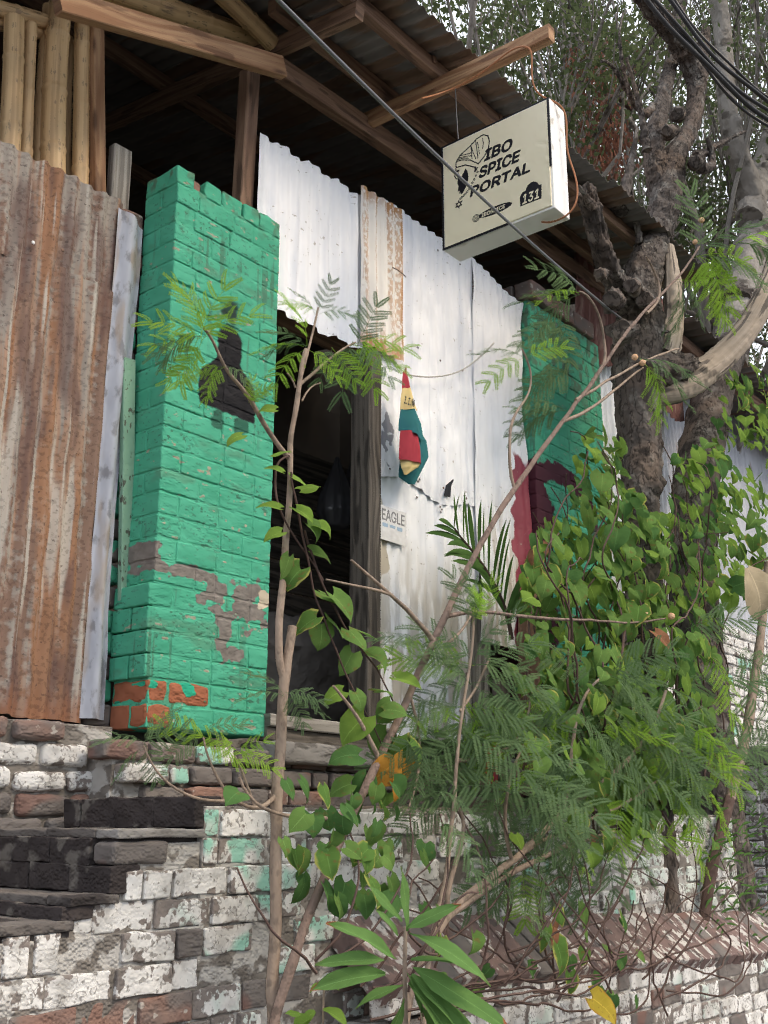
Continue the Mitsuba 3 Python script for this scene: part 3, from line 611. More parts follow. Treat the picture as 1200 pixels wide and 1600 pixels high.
# ================================================================== GREEN PILLARS
def pillar(x0, x1, y0, y1, z0, z1, label, first):
    t = thing('brick_pillar', label, 'pillar', None)
    put('mortar_core', slab((x0 + 0.004, y0 + 0.0035, z0), (x1 - 0.004, y1 - 0.003, z1 - 0.10), 0.0025, 31 if first else 32, 0.03), 'green_paint', t)
    h = 0.0955; n = int(round((z1 - z0) / h))
    for c in range(n):
        za = z0 + c * h; zb = za + h - 0.0042
        lean = 0.0
        out = -0.035 * (first and c in (2, 3, 4, 5)) * 0.6
        xs = x0 + (out if first else 0)
        def pb(a, b, ya, yb, m='green_paint', amp=0.0034, r=0.0045):
            put_brick(t, (a, ya, za), (b, yb, zb), m, amp, r, 0.0012)
        if first and c == n - 1:
            pb(x0, x0 + 0.10, y0, y1 - 0.002, amp=0.006, r=0.008)
            for a, b in ((0.165, 0.262), (0.268, 0.395), (0.40, 0.50), (0.505, 0.645)): pb(x0 + a, x0 + b, y0, y0 + 0.1, amp=0.007, r=0.008)
            put_brick(t, (x0 + 0.105, y0 + 0.03, za - 0.005), (x0 + 0.16, y0 + 0.13, zb - 0.01), 'brick_bare', 0.008, 0.014)
            continue
        if not first and c == n - 1:
            for a in range(3): put_brick(t, (x0 - 0.03 + a * 0.29, y0 - 0.035, za), (x0 + 0.25 + a * 0.29, y0 + 0.1, zb + 0.03), 'brick_bare', 0.007, 0.012)
            put_brick(t, (x0 - 0.03, y0 + 0.11, za), (x0 + 0.1, y1, zb + 0.03), 'brick_grey', 0.007, 0.012)
            continue
        W = x1 - x0
        orange = first and c < 3
        if c % 2:
            cuts = np.array([0, 0.105, 0.105 + (W - 0.105) * 0.40, 0.105 + (W - 0.105) * 0.78, W])
            pb(xs, x0 + 0.1, y0, y1, 'brick_orange' if orange else 'green_paint', 0.008 if orange else 0.003, 0.016 if orange else 0.008)
            a0 = 1
        else:
            cuts = np.array([0, 0.33 * W, 0.50 * W, 0.82 * W, W]) if c % 4 else np.array([0, 0.20 * W, 0.53 * W, 0.72 * W, W])
            a0 = 0
            pb(xs, x0 + 0.095, y0 + 0.108, y1, 'brick_orange' if orange and c < 2 else 'green_paint')
        for k in range(a0, len(cuts) - 1):
            a, b = x0 + cuts[k], x0 + cuts[k + 1] - 0.0042
            mm = 'brick_orange' if orange and k == a0 and c < 2 else 'green_paint'
            pb(xs if k == 0 else a, b, y0 - rng.uniform(0, 0.003), y0 + 0.10, mm, 0.008 if mm != 'green_paint' else 0.003, 0.016 if mm != 'green_paint' else 0.008)
    return t
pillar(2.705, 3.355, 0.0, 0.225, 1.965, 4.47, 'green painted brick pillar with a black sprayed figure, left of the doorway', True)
pillar(5.62, 6.56, -0.03, 0.30, 2.35, 5.02, 'green painted brick pillar with plum paint on its foot, beside the tree', False)
# broken stub of bricks between the sheet and the first pillar
stub = thing('brick_stub', 'narrow ragged stack of bare bricks between the rusty sheet and the green pillar', 'bricks')
for c in range(24):
    za = 1.98 + c * 0.096
    m = ('brick_bare', 'brick_grey', 'brick_bare', 'brick_orange')[int(rng.integers(4))] if c > 17 else ('green_paint', 'brick_grey')[int(rng.integers(2))]
    put_brick(stub, (2.61 + rng.uniform(-0.02, 0.03), 0.235, za), (2.72, 0.36, za + 0.086), m, 0.008, 0.014)

# ================================================================== RUSTY SHEET AT THE LEFT
fence = thing('rusty_sheet_wall', 'tall rust streaked corrugated metal wall left of the green pillar', 'wall')
def seam(x): return 0.03 * (meshkit.fbm(np.stack([x * 9, x * 0, x * 0], -1), 2) - 0.5)
put('metal_sheet', corrugated(0.2, 2.60, 3.78, 4.285, 0.236, 0.011, 0.076, 0.014, 3, bottom=seam, nz_=20, ragged=0.012), 'rusty_tin', fence, smooth=True)
put('metal_sheet', corrugated(0.2, 2.575, 1.985, 3.83, 0.218, 0.011, 0.076, 0.016, 4, top=seam, nz_=60, ragged=0.010), 'rusty_tin', fence, smooth=True)
def flash(u, v):
    z = 2.0 + v * 2.235; x = 2.555 + 0.115 * u - 0.02 * np.sin(v * 5) * u
    return x, 0.197 + 0.018 * np.cos(u * 7) + 0.012 * (meshkit.fbm(np.stack([x * 12, z * 7, z * 0], -1), 3) - 0.5), z - 0.05 * u * v
put('edge_strip', sheet(flash, 14, 70, -0.0015), 'blue_grey_tin', fence, smooth=True, label='blue grey flashing strip along the right edge of the rusty sheet')
for (x, y) in ((52, 379), (98, 391), (147, 320)):
    p = at(x, y, 0.215); s = trimesh.creation.icosphere(2, 0.008); s.apply_scale([1, 0.5, 1]); s.apply_translation(p)
    put('nail_head', s, 'nail_white' if x == 52 else 'rusty_tin', fence, smooth=True)
m, uv = beam(at(196, 958, 0.19), at(200, 562, 0.19), 0.062, 0.03, (0, 1, 0), 0.004, 3, 0.006)
single('mint_plank', m, 'mint_wood', 'narrow upright plank painted pale mint beside the left pillar', 'plank', uv=uv)
m, uv = beam((2.635, 0.33, 3.9), (2.625, 0.33, 4.62), 0.10, 0.05, (0, 1, 0), 0.006, 5, 0.006)
single('weathered_post', m, 'grey_timber', 'short grey weathered post sticking up behind the rusty sheet', 'post', uv=uv)

# ================================================================== WHITE SHEETS AROUND THE DOORWAY
def lint(x): return 0.02 * (x - 3.3) + 0.012 * np.sin(x * 30)
white_l = 'white painted corrugated sheet above the doorway, with a wavy top'
single('white_sheet', corrugated(3.235, 4.02, 3.995, 4.915, 0.040, 0.009, 0.0762, 0.008, 6, top=lint, bottom=lint, per=9), 'white_tin', white_l, 'metal sheet', smooth=True)
single('rust_streaked_sheet', corrugated(3.985, 4.345, 4.045, 4.985, 0.016, 0.009, 0.0762, 0.008, 7, per=9), 'rust_white_tin', 'narrow white sheet with orange rust streaks over the door corner', 'metal sheet', smooth=True)
soft = lambda x, z: 0.25 + 0.75 * meshkit.fbm(np.stack([x * 2, z * 1.6, x * 0 + 2], -1), 2)
wr = thing('white_sheet', 'large dented white painted sheet wall to the right of the door frame', 'metal sheet')
put('upper_sheet', corrugated(4.185, 5.075, 3.36, 5.015, 0.050, 0.009, 0.0762, 0.018, 8, bottom=lambda x: 0.03 * np.sin(x * 9), nz_=70, flat=soft, per=9), 'white_tin', wr, smooth=True)
put('lower_sheet', corrugated(4.175, 5.10, 2.03, 3.385, 0.066, 0.009, 0.0762, 0.016, 9, top=lambda x: 0.03 * np.sin(x * 9), nz_=60, flat=soft, per=9), 'white_tin', wr, smooth=True)
for k in range(26):
    nx_, nz2 = (rng.choice([4.25, 4.48, 4.71, 4.94]) + rng.normal(0, 0.01), rng.choice([2.4, 3.3, 3.42, 4.2, 4.93]) + rng.normal(0, 0.015))
    q = trimesh.creation.icosphere(1, 0.007); q.apply_scale([1, 0.5, 1]); q.apply_translation((nx_, 0.036 + 0.012 * (nz2 < 3.37), nz2)); put('nail_head', q, 'brick_grey', wr, smooth=True)
# the dark tear
tear = np.array([at(x, y, 0.0) for x, y in ((703, 772), (706, 757), (716, 748), (712, 757), (711, 774))]); tear[:, 1] = 0.032
tm = trimesh.creation.extrude_polygon(Polygon(tear[:, [0, 2]]).buffer(0.004), 0.004, engine='earcut'); v = tm.vertices; tm = trimesh.Trimesh(np.stack([v[:, 0], 0.034 + v[:, 2], v[:, 1]], 1), tm.faces[:, ::-1], process=False)
put('torn_hole', tm, 'ink', wr, label='small dark tear in the white sheet')
wc = thing('white_sheet', 'crumpled white sheet panel between the large white sheet and the second green pillar', 'metal sheet')
def curl(u, v):
    x = 5.05 + 0.56 * u; z = 2.6 + v * (2.40 - 0.10 * u)
    b = 0.035 * (meshkit.fbm(np.stack([x * 3.2, z * 2.4, x * 0 + 4], -1), 3) - 0.5) * 2 + 0.006 * np.cos(2 * np.pi * x / 0.0762) * (0.4 + 0.6 * v)
    c = -0.16 * np.maximum(0, v - 0.92) * np.maximum(0, u - 0.7) * 30 * 0.3
    return x, 0.035 + b + c, z
put('crumpled_sheet', sheet(curl, 60, 70, -0.0012), 'white_tin', wc, smooth=True)
m, uv = beam((5.07, 0.07, 1.9), (5.10, 0.07, 2.75), 0.16, 0.03, (0, 1, 0), 0.005, 15, 0.006); put('plank', m, 'grey_timber', wc, uv=uv)
m, uv = beam((5.26, 0.05, 1.9), (5.27, 0.05, 2.40), 0.15, 0.03, (0, 1, 0), 0.005, 16, 0.006); put('plank', m, 'dark_timber', wc, uv=uv)
m, uv = beam((5.44, -0.02, 1.9), (5.50, -0.02, 2.95), 0.11, 0.09, (0, 1, 0), 0.006, 17, 0.006)
single('brown_post', m, 'brown_timber', 'thick brown post half hidden by leaves below the second green pillar', 'post', uv=uv)
single('white_sheet', corrugated(6.55, 7.9, 3.2, 4.98, 0.10, 0.008, 0.0762, 0.02, 12, nz_=40), 'white_tin', 'white sheet strip with an orange rust streak between the second pillar and the trunk', 'metal sheet', smooth=True)
def bent(u, v):
    x = 6.25 + 1.75 * u; z = 4.92 + v * 0.95 - 0.10 * u - 0.18 * (1 - v) * np.sin(u * 9) * 0.6
    return x, -0.02 + 0.012 * np.cos(2 * np.pi * x / 0.09) + 0.08 * (meshkit.fbm(np.stack([x * 3, z * 3, x * 0], -1), 3) - 0.5), z
single('red_brown_sheet', sheet(bent, 110, 26, -0.0015), 'red_brown_tin', 'dented red-brown metal sheet hanging under the eave behind the tree', 'metal sheet', smooth=True)

mm, uv = beam(at(768, 1225, -0.08), at(766, 1150, -0.08), 0.09, 0.03, (0, 1, 0), 0.004, 18, 0.004)
single('red_board', mm, 'red_plastic', 'short red painted board standing behind the feathery sapling under the white sheets', 'board', uv=uv)

# ---- door frame
door = thing('doorway', 'dark open doorway with a weathered timber frame between the pillar and the white sheets', 'doorway')
for nm, a, b, w, h, m_, sd in (('jamb', (4.105, 0.085, 1.95), (4.110, 0.085, 4.06), 0.10, 0.13, 'dark_timber', 1), ('jamb', (3.395, 0.13, 2.0), (3.395, 0.13, 4.06), 0.055, 0.10, 'dark_timber', 2),
                              ('lintel', (3.33, 0.14, 4.05), (4.2, 0.14, 4.06), 0.10, 0.07, 'brown_timber', 3), ('sill', (3.34, 0.03, 2.035), (4.16, 0.03, 2.025), 0.14, 0.055, 'grey_timber', 4),
                              ('threshold_board', (3.34, 0.01, 1.978), (4.05, 0.01, 1.972), 0.06, 0.06, 'dark_timber', 5)):
    mm, uv = beam(a, b, w, h, (0, 1, 0) if a[2] != b[2] and abs(a[0] - b[0]) < 0.1 else (0, 0, 1), 0.005, sd, 0.004); put(nm, mm, m_, door, uv=uv)

# ================================================================== INSIDE THE DARK ROOM
room = thing('room', 'dark unlit room seen through the doorway and above the sheets', 'room')
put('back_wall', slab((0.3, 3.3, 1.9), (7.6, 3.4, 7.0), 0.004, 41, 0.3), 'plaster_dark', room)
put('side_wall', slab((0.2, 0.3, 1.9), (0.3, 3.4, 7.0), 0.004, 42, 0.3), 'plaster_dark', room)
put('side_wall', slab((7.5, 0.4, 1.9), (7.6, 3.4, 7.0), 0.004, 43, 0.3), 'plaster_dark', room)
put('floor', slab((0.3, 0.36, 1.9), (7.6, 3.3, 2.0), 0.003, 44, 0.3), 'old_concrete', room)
for k in range(7):
    mm, uv = beam((3.3, 1.25, 2.7 + 0.19 * k), (5.6, 1.25, 2.7 + 0.19 * k), 0.02, 0.18, (0, 0, 1), 0.003, 60 + k); put('plank', mm, 'dark_timber', room, uv=uv)
def bag(x, y, w):
    p = at(x, y, 0.9); g = np.random.default_rng(int(x)); n = 26
    prof = [(0.012, 0.0), (0.02, -0.03), (w * 0.5, -0.12), (w, -0.26), (w * 1.1, -0.36), (w * 0.7, -0.45), (0.01, -0.47)]
    zz = np.interp(np.linspace(0, 1, 40), np.linspace(0, 1, 7), [q[1] for q in prof]); rr = np.interp(np.linspace(0, 1, 40), np.linspace(0, 1, 7), [q[0] for q in prof])
    m_, u_ = tube(np.stack([0 * zz + p[0], 0 * zz + p[1], zz + p[2]], 1), rr, n, True, lambda th, s: 1 + 0.25 * np.sin(th * 7 + 3 * s) * 0.6 + 0.1 * np.sin(th * 13))
    return m_
single('plastic_bag', bag(527, 715, 0.10), 'film_plastic', 'dim plastic bag hanging inside the dark doorway, left one', 'bag', smooth=True)
single('plastic_bag', bag(560, 690, 0.08), 'film_plastic', 'dim plastic bag hanging inside the doorway close to the right jamb', 'bag', smooth=True)
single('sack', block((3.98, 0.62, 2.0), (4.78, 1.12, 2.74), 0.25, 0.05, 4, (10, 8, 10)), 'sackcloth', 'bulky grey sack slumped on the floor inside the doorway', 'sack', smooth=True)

# ================================================================== ROOF
def roof_z(y): return 5.475 + 0.14 * (y + 0.72)
roof = thing('corrugated_roof', 'dark corrugated metal roof overhanging the doorway on sawn timbers', 'roof')
def roof_sheet(x0, x1, y0, y1, lift, seed):
    def fn(u, v):
        x, y = x0 + (x1 - x0) * u, y0 + (y1 - y0) * v
        d = 0.014 * (meshkit.fbm(np.stack([x * 2, y * 2, x * 0 + seed], -1), 3) - 0.5) * 2
        e = 0.012 * (meshkit.fbm(np.stack([x * 14, x * 0, x * 0 + seed], -1), 2) - 0.5) * (1 - v)
        return x, y + e, roof_z(y) + 0.011 * np.cos(2 * np.pi * x / 0.078) + d + lift
    return sheet(fn, int((x1 - x0) / 0.078 * 7), 30, 0.0015)
k = 0
for xa in np.arange(0.2, 6.3, 0.76):
    put('roof_sheet', roof_sheet(xa, xa + 0.84, -0.73 + rng.uniform(-0.03, 0.03), 3.6, 0.004 * (k % 2), k), 'roof_tin', roof, smooth=True); k += 1
def timber(nm, a, b, w, h, m_, sd, parent=roof, up=(0, 0, 1)):
    mm, uv = beam(a, b, w, h, up, 0.004, sd, 0.004); return put(nm, mm, m_, parent, uv=uv)
pA, pB = at(440, 122, -0.02), at(780, 325, -0.02)
timber('wall_plate', (3.30, -0.01, 5.30), (6.9, -0.02, 5.44), 0.07, 0.11, 'brown_timber', 11)
for y, xa, xb in ((-0.13, 3.12, 6.4), (-0.50, 3.05, 6.6)):
    timber('purlin', (xa, y, roof_z(y) - 0.055), (xb, y - 0.02, roof_z(y) - 0.055), 0.055, 0.085, 'brown_timber', 12 + y)
for X in (3.30, 5.45):
    timber('rafter', (X, -0.55, roof_z(-0.55) - 0.135), (X, 2.6, roof_z(2.6) - 0.135), 0.06, 0.09, 'brown_timber', 20 + X)
for y in (0.9, 1.9):
    timber('purlin', (0.3, y, roof_z(y) - 0.055), (7.0, y, roof_z(y) - 0.055), 0.06, 0.08, 'brown_timber', 30 + y)
for a in range(5):
    x = 3.9 + 0.21 * a
    put('wood_block', block((x, -0.545, roof_z(-0.53) - 0.05), (x + 0.03, -0.52, roof_z(-0.53) - 0.01), 0.004, 0.001, a), 'brown_timber', roof, smooth=True)
post_a = (3.20, 0.12, 4.35)
mm, uv = beam(post_a, (3.20, 0.10, 5.27), 0.085, 0.07, (0, 1, 0), 0.005, 41, 0.004)
single('wooden_post', mm, 'brown_timber', 'upright brown post rising behind the left green pillar to the roof', 'post', uv=uv)
mm, uv = beam((3.985, 0.02, 5.375), (3.985, -1.20, 5.335), 0.055, 0.085, (0, 0, 1), 0.004, 43, 0.003)
single('bracket_beam', mm, 'pale_timber', 'sawn timber jutting out past the eave that carries the sign', 'beam', uv=uv)
mm, uv = beam(at(88, 2, -0.10), at(440, 106, -0.10), 0.05, 0.105, (0, 0, 1), 0.004, 47, 0.004)
single('plank', mm, 'pale_timber', 'orange-brown sawn plank with knots nailed across the top left', 'plank', uv=uv)
mm, uv = beam(at(153, 330, 0.34), at(150, 30, 0.34), 0.060, 0.05, (0, 1, 0), 0.004, 49, 0.003)
single('wooden_post', mm, 'pale_timber', 'slim two-tone post right of the bamboo poles', 'post', uv=uv)
# ---- bamboo
def bamboo_pole(a, b, r, label, seed, nodes=None, group=None):
    g = np.random.default_rng(seed); a, b = np.asarray(a, float), np.asarray(b, float); L = np.linalg.norm(b - a)
    mid = (a + b) / 2 + g.normal(0, 0.012, 3); c = spline([a, mid, b], int(L / 0.012)); s = np.linspace(0, L, len(c))
    nd = np.arange(g.uniform(0.1, 0.3), L, g.uniform(0.27, 0.36)); r_ = r * (1 - 0.06 * s / L)
    for q in nd: r_ = r_ * (1 + 0.10 * np.exp(-((s - q) / 0.010) ** 2) - 0.07 * np.exp(-((s - q - 0.024) / 0.007) ** 2) - 0.04 * np.exp(-((s - q + 0.02) / 0.006) ** 2))
    m_, u_ = tube(c, r_, 20, True, lambda th, s_: 1 + 0.015 * np.sin(2 * th + seed)); return single('bamboo_pole', m_, 'bamboo', label, 'bamboo pole', group, smooth=True, uv=u_)
G = 'upright bamboo poles behind the rusty sheet'
for i, (xb, yb, xt, yt, w, Y, lab) in enumerate(((10, 300, 22, 30, 34, 0.38, 'stained upright bamboo pole at the far left edge'), (38, 310, 48, 38, 22, 0.40, 'thin upright bamboo pole, second from the left edge'),
        (60, 320, 76, 10, 20, 0.44, 'narrow mottled bamboo pole tucked behind the thickest one'), (84, 330, 96, -10, 40, 0.38, 'thickest smooth tan bamboo pole of the upright row'),
        (124, 340, 128, 40, 27, 0.37, 'straight upright bamboo pole with a peeling mottled skin'), (107, 330, 110, 60, 16, 0.46, 'dark reddish bamboo pole in the gap of the upright row'))):
    pb = at(xb, yb, Y); bamboo_pole(pb, at(xt, yt, Y), metres(w, pb) / 2, lab, 70 + i, group=G)
for i, (xa, ya, xb, yb, w, Y, lab) in enumerate(((330, -22, 426, 68, 30, 0.02, 'golden bamboo pole with a node lying above the top left plank'), (170, -25, 405, 62, 34, 0.16, 'long bamboo pole running behind the golden one under the roof'),
        (-30, 8, 70, 34, 26, 0.42, 'horizontal bamboo pole at the top left corner'), (-20, 38, 60, 52, 20, 0.45, 'brown horizontal bamboo pole under the corner one'))):
    pb = at(xb, yb, Y); a = at(xa, ya, Y); a = pb + (a - pb) * (1.6 if i < 2 else 1.0); bamboo_pole(a, pb, metres(w, pb) / 2, lab, 90 + i)

# ---- the building further right
nb = thing('neighbour_building', 'pale building further along, with grey corrugated metal over white painted bricks', 'building')
put('wall', slab((7.95, 0.30, 0.0), (15, 0.5, 3.35), 0.01, 71, 0.2), 'brick_white', nb)
put('metal_sheet', corrugated(7.9, 15, 3.3, 5.75, 0.30, 0.010, 0.076, 0.02, 14, nz_=20), 'grey_tin', nb, smooth=True)
for r in range(26):
    x = 8.0 + 0.1 * (r % 2)
    while x < 11.2:
        L = 0.21 if rng.random() < 0.8 else 0.1; z1 = 3.30 - 0.088 * r
        put_brick(nb, (x, 0.28, z1 - 0.076), (x + L, 0.36, z1), 'brick_mint' if rng.random() < 0.14 else 'brick_white', 0.004, 0.010)
        x += L + 0.012
def roof2(u, v):
    x, y = 7.7 + 7.5 * u, -0.30 + 3.8 * v
    return x, y, 5.50 + 0.10 * (y + 0.3) + 0.016 * np.cos(2 * np.pi * x / 0.12) + 0.03 * (meshkit.fbm(np.stack([x * 2, y * 2, x * 0], -1), 2) - 0.5) - 0.03 * (x - 7.7)
put('roof', sheet(roof2, 500, 20, 0.0015), 'roof_tin', nb, smooth=True)
mm, uv = beam((7.7, -0.1, 5.42), (15, -0.1, 5.2), 0.06, 0.1, (0, 0, 1), 0.004, 51, 0.003); put('roof_beam', mm, 'brown_timber', nb, uv=uv)
pier = thing('brick_pier', 'white painted brick pier with a grey cap at the lower right edge', 'pier')
px0 = 8.05
put('core', slab((px0 + 0.01, -0.42, 0.0), (px0 + 1.8, 0.2, 2.02), 0.006, 81, 0.1), 'mortar', pier)
for r in range(22):
    x = px0 + 0.0
    k = r % 2
    while x < px0 + 1.75:
        L = 0.1 if k and x == px0 else 0.205; z1 = 2.02 - 0.088 * r
        put_brick(pier, (x, -0.44, z1 - 0.076), (x + L, -0.34, z1), 'brick_white' if rng.random() < 0.85 else 'brick_grey', 0.005, 0.011); x += L + 0.012
    for y in (-0.33, -0.12): put_brick(pier, (px0 - 0.01, y, 2.02 - 0.088 * r - 0.076), (px0 + 0.1, y + 0.2, 2.02 - 0.088 * r), 'brick_white', 0.005, 0.011)
put('cap', block((px0 - 0.05, -0.50, 2.03), (px0 + 1.8, 0.2, 2.16), 0.02, 0.008, 3, (20, 8, 3)), 'old_concrete', pier, smooth=True)

# ================================================================== THE SIGN
XS, YS0, ZS0, SW, SH, SD = 3.985, -0.525, 4.382, 0.643, 0.600, 0.145
sign = thing('light_box_sign', 'cream light box sign reading IBO SPICE PORTAL hanging from the jutting timber', 'sign')
put('casing', block((XS + 0.004, YS0 - SW, ZS0), (XS + SD, YS0, ZS0 + SH), 0.004, 0.0005, 3, (6, 12, 12)), 'sign_casing', sign, smooth=False)
put('front_panel', block((XS - 0.004, YS0 - SW + 0.012, ZS0 + 0.012), (XS + 0.005, YS0 - 0.012, ZS0 + SH - 0.010), 0.002, 0, 4, (2, 12, 12)), 'cream_panel', sign)
def on_sign(poly, depth=0.0012, lift=0.004):
    ms = []
    for g in getattr(poly, 'geoms', [poly]):
        if g.is_empty or g.area < 1e-7: continue
        e = trimesh.creation.extrude_polygon(g, depth, engine='earcut'); v = e.vertices
        ms.append(trimesh.Trimesh(np.stack([XS - lift - v[:, 2], YS0 - v[:, 0], ZS0 + v[:, 1]], 1), e.faces, process=False))
    return cat(ms)
def words(text, u0, u1, v0, cap, shear=0.22, bold=True, lift=0.004, depth=0.0012):
    e = meshkit.text_mesh(text, cap, depth, bold); v = np.array(e.vertices); w = v[:, 0].max() - v[:, 0].min()
    v[:, 0] = (v[:, 0] - v[:, 0].min()) / w * (u1 - u0 - shear * cap) + u0 + shear * v[:, 1]
    return trimesh.Trimesh(np.stack([XS - lift - v[:, 2], YS0 - v[:, 0], ZS0 + v0 + v[:, 1]], 1), e.faces, process=False)
def line(pts, w): return LineString(pts).buffer(w / 2, cap_style=1)
put('edge_trim', on_sign(unary_union([LineString([(0.004, 0.006), (0.004, SH - 0.004)]).buffer(0.005, cap_style=2), LineString([(0, SH - 0.004), (SW, SH - 0.004)]).buffer(0.004, cap_style=2),
    LineString([(0, 0.006), (0.40, 0.006)]).buffer(0.006, cap_style=2), LineString([(SW - 0.006, 0.22), (SW - 0.005, SH)]).buffer(0.006, cap_style=2)]), 0.002, 0.003), 'ink', sign)
def heavy(*a): return cat([words(*a, lift=0.004 + 0.0003 * k).apply_translation((0, -0.0013 * k, 0.0009 * k)) for k in range(4)])
put('lettering', heavy('IBO', 0.262, 0.434, 0.405, 0.056), 'ink', sign)
put('lettering', heavy('SPICE', 0.226, 0.472, 0.321, 0.056), 'ink', sign)
put('lettering', heavy('PORTAL', 0.172, 0.530, 0.238, 0.050), 'ink', sign)
hat = [(0.095, 0.475), (0.118, 0.502), (0.15, 0.515), (0.185, 0.530), (0.222, 0.553), (0.262, 0.559), (0.290, 0.540), (0.298, 0.508), (0.290, 0.462), (0.264, 0.432), (0.236, 0.412), (0.227, 0.405)]
fig = [line(hat, 0.006), line([(0.095, 0.475), (0.13, 0.470), (0.18, 0.447), (0.227, 0.407)], 0.005), line([(0.095, 0.475), (0.090, 0.452), (0.096, 0.440), (0.15, 0.432), (0.211, 0.392)], 0.006),
       line([(0.118, 0.500), (0.150, 0.492), (0.19, 0.486)], 0.004), line([(0.110, 0.490), (0.150, 0.482), (0.186, 0.470)], 0.004), line([(0.108, 0.482), (0.14, 0.477), (0.17, 0.462)], 0.004),
       line([(0.186, 0.528), (0.20, 0.48), (0.214, 0.44)], 0.004), line([(0.215, 0.545), (0.222, 0.49), (0.226, 0.44)], 0.005), line([(0.226, 0.532), (0.232, 0.50), (0.236, 0.46)], 0.004),
       line([(0.258, 0.54), (0.262, 0.51), (0.256, 0.48)], 0.004), line([(0.186, 0.528), (0.19, 0.486), (0.19, 0.45)], 0.004),
       line([(0.211, 0.392), (0.205, 0.37), (0.222, 0.385)], 0.008), line([(0.092, 0.44), (0.087, 0.412), (0.082, 0.395), (0.090, 0.378), (0.096, 0.372)], 0.005),
       Polygon([(0.092, 0.424), (0.112, 0.420), (0.112, 0.411), (0.094, 0.412)]), line([(0.104, 0.405), (0.108, 0.385), (0.100, 0.376)], 0.005),
       Polygon([(0.103, 0.376), (0.122, 0.372), (0.138, 0.392), (0.150, 0.412), (0.162, 0.39), (0.166, 0.35), (0.156, 0.315), (0.136, 0.288), (0.122, 0.272), (0.118, 0.288), (0.110, 0.280), (0.110, 0.302), (0.100, 0.300), (0.105, 0.33), (0.098, 0.345)])]
for t_ in np.linspace(0, 1, 11): fig.append(Point(0.222 - 0.108 * t_, 0.362 - 0.108 * t_ + 0.022 * math.sin(t_ * 3.1) * -1).buffer(0.0062).difference(Point(0.222 - 0.108 * t_, 0.362 - 0.108 * t_ - 0.022 * math.sin(t_ * 3.1)).buffer(0.003)))
star = Polygon([(0.104 + (0.026 if k % 2 == 0 else 0.013) * math.sin(k * math.pi / 6), 0.224 + (0.026 if k % 2 == 0 else 0.013) * math.cos(k * math.pi / 6)) for k in range(12)])
fig.append(star.difference(star.buffer(-0.0055)))
put('emblem', on_sign(unary_union([f.buffer(0) for f in fig])), 'ink', sign, label='black line drawing of a bearded man in a tall wrapped cap')
put('web_badge', on_sign(unary_union([affinity.scale(Point(0.318, 0.108).buffer(1, 24), 0.098, 0.021), Point(0.206, 0.107).buffer(0.021)])), 'ink', sign, label='black oval badge at the foot of the sign')
put('badge_lettering', words('IBOSPICE', 0.238, 0.378, 0.098, 0.019, 0.15, True, 0.0052, 0.0008), 'cream_panel', sign)
sq = Point(0.206, 0.107).buffer(0.010, 3); put('badge_icon', on_sign(unary_union([sq.difference(sq.buffer(-0.003)), Point(0.206, 0.107).buffer(0.0035), Point(0.206, 0.107).buffer(0.017).difference(Point(0.206, 0.107).buffer(0.0145))]), 0.0008, 0.0052), 'cream_panel', sign)
bd = unary_union([Polygon([(0.462, 0.072), (0.462, 0.118), (0.468, 0.134), (0.482, 0.143), (0.583, 0.145), (0.580, 0.070)]), Point(0.532, 0.140).buffer(0.036)])
put('number_badge', on_sign(bd), 'ink', sign, label='black badge with a domed top carrying the number 131')
put('number', words('131', 0.474, 0.574, 0.078, 0.048, 0.15, True, 0.0052, 0.0008), 'cream_panel', sign)
mm, uv = tube(spline([(3.985, -0.62, 5.30), (3.99, -0.622, 5.1), (3.995, -0.625, 4.975)], 12), 0.0025, 6); single('hanging_wire', mm, 'grey_cable', 'thin wire from the jutting timber down to the top of the sign', 'wire', smooth=True)
cord = [at(682, 172, -0.62) + [-0.12, 0, 0], (3.95, -0.72, 5.27), (3.94, -0.88, 5.285), (3.94, -1.03, 5.31), (3.94, -1.09, 5.28), (3.95, -1.10, 5.14), (3.985, -1.12, 5.02), (4.05, -1.185, 4.97), (4.08, -1.20, 4.75), (4.10, -1.23, 4.55), (4.09, -1.20, 4.40), (4.07, -1.12, 4.365), (4.05, -1.06, 4.375)]
mm, uv = tube(spline(cord, 120), 0.0045, 8); single('power_cord', mm, 'brown_cord', 'brown electric cord looping from the timber over the side of the sign', 'cord', smooth=True)

# ================================================================== FLAG, LABEL, WIRES
flag = thing('furled_flag', 'furled red, yellow and teal flag on a stick fixed to the white sheet', 'flag')
YFL = -0.06
mm, uv = tube(spline([at(634, 575, YFL + 0.03), at(630, 660, YFL + 0.03), at(628, 742, YFL + 0.03)], 14), 0.006, 8); put('stick', mm, 'pale_timber', flag, smooth=True, uv=uv)
def cloth(left, right, front, bulge, seed, nu=18, nv=30):
    """A fold of cloth between a left and a right edge given in the plane of the flag, bulging towards the street."""
    L, R = ats(left, YFL - front - 0.4 * bulge * 0.06) + [0, front + 0.4 * bulge * 0.06, 0], ats(right, YFL - front) + [0, front, 0]
    def edge(E): t_ = np.linspace(0, len(E) - 1, nv); return np.stack([np.interp(t_, np.arange(len(E)), E[:, k]) for k in range(3)], 1)
    Lc, Rc = edge(L), edge(R)
    def fn(u, v):
        k = np.rint(v * (nv - 1)).astype(int); P = Lc[k] + (Rc[k] - Lc[k]) * u[..., None]
        w = np.linalg.norm(Rc - Lc, axis=1)[k]
        b = front + 0.45 * bulge * w * np.sin(np.pi * u) ** 0.8 + 0.05 * np.sin(u * 9 + v * 1.5 + seed) * w
        return P[..., 0], P[..., 1] - b, P[..., 2]
    return sheet(fn, nu, nv, 0.0015)
put('red_tip', cloth([(632, 580), (630, 594), (630, 607)], [(634, 580), (638, 594), (641, 607)], 0.02, 0.45, 1), 'cloth_red', flag, smooth=True)
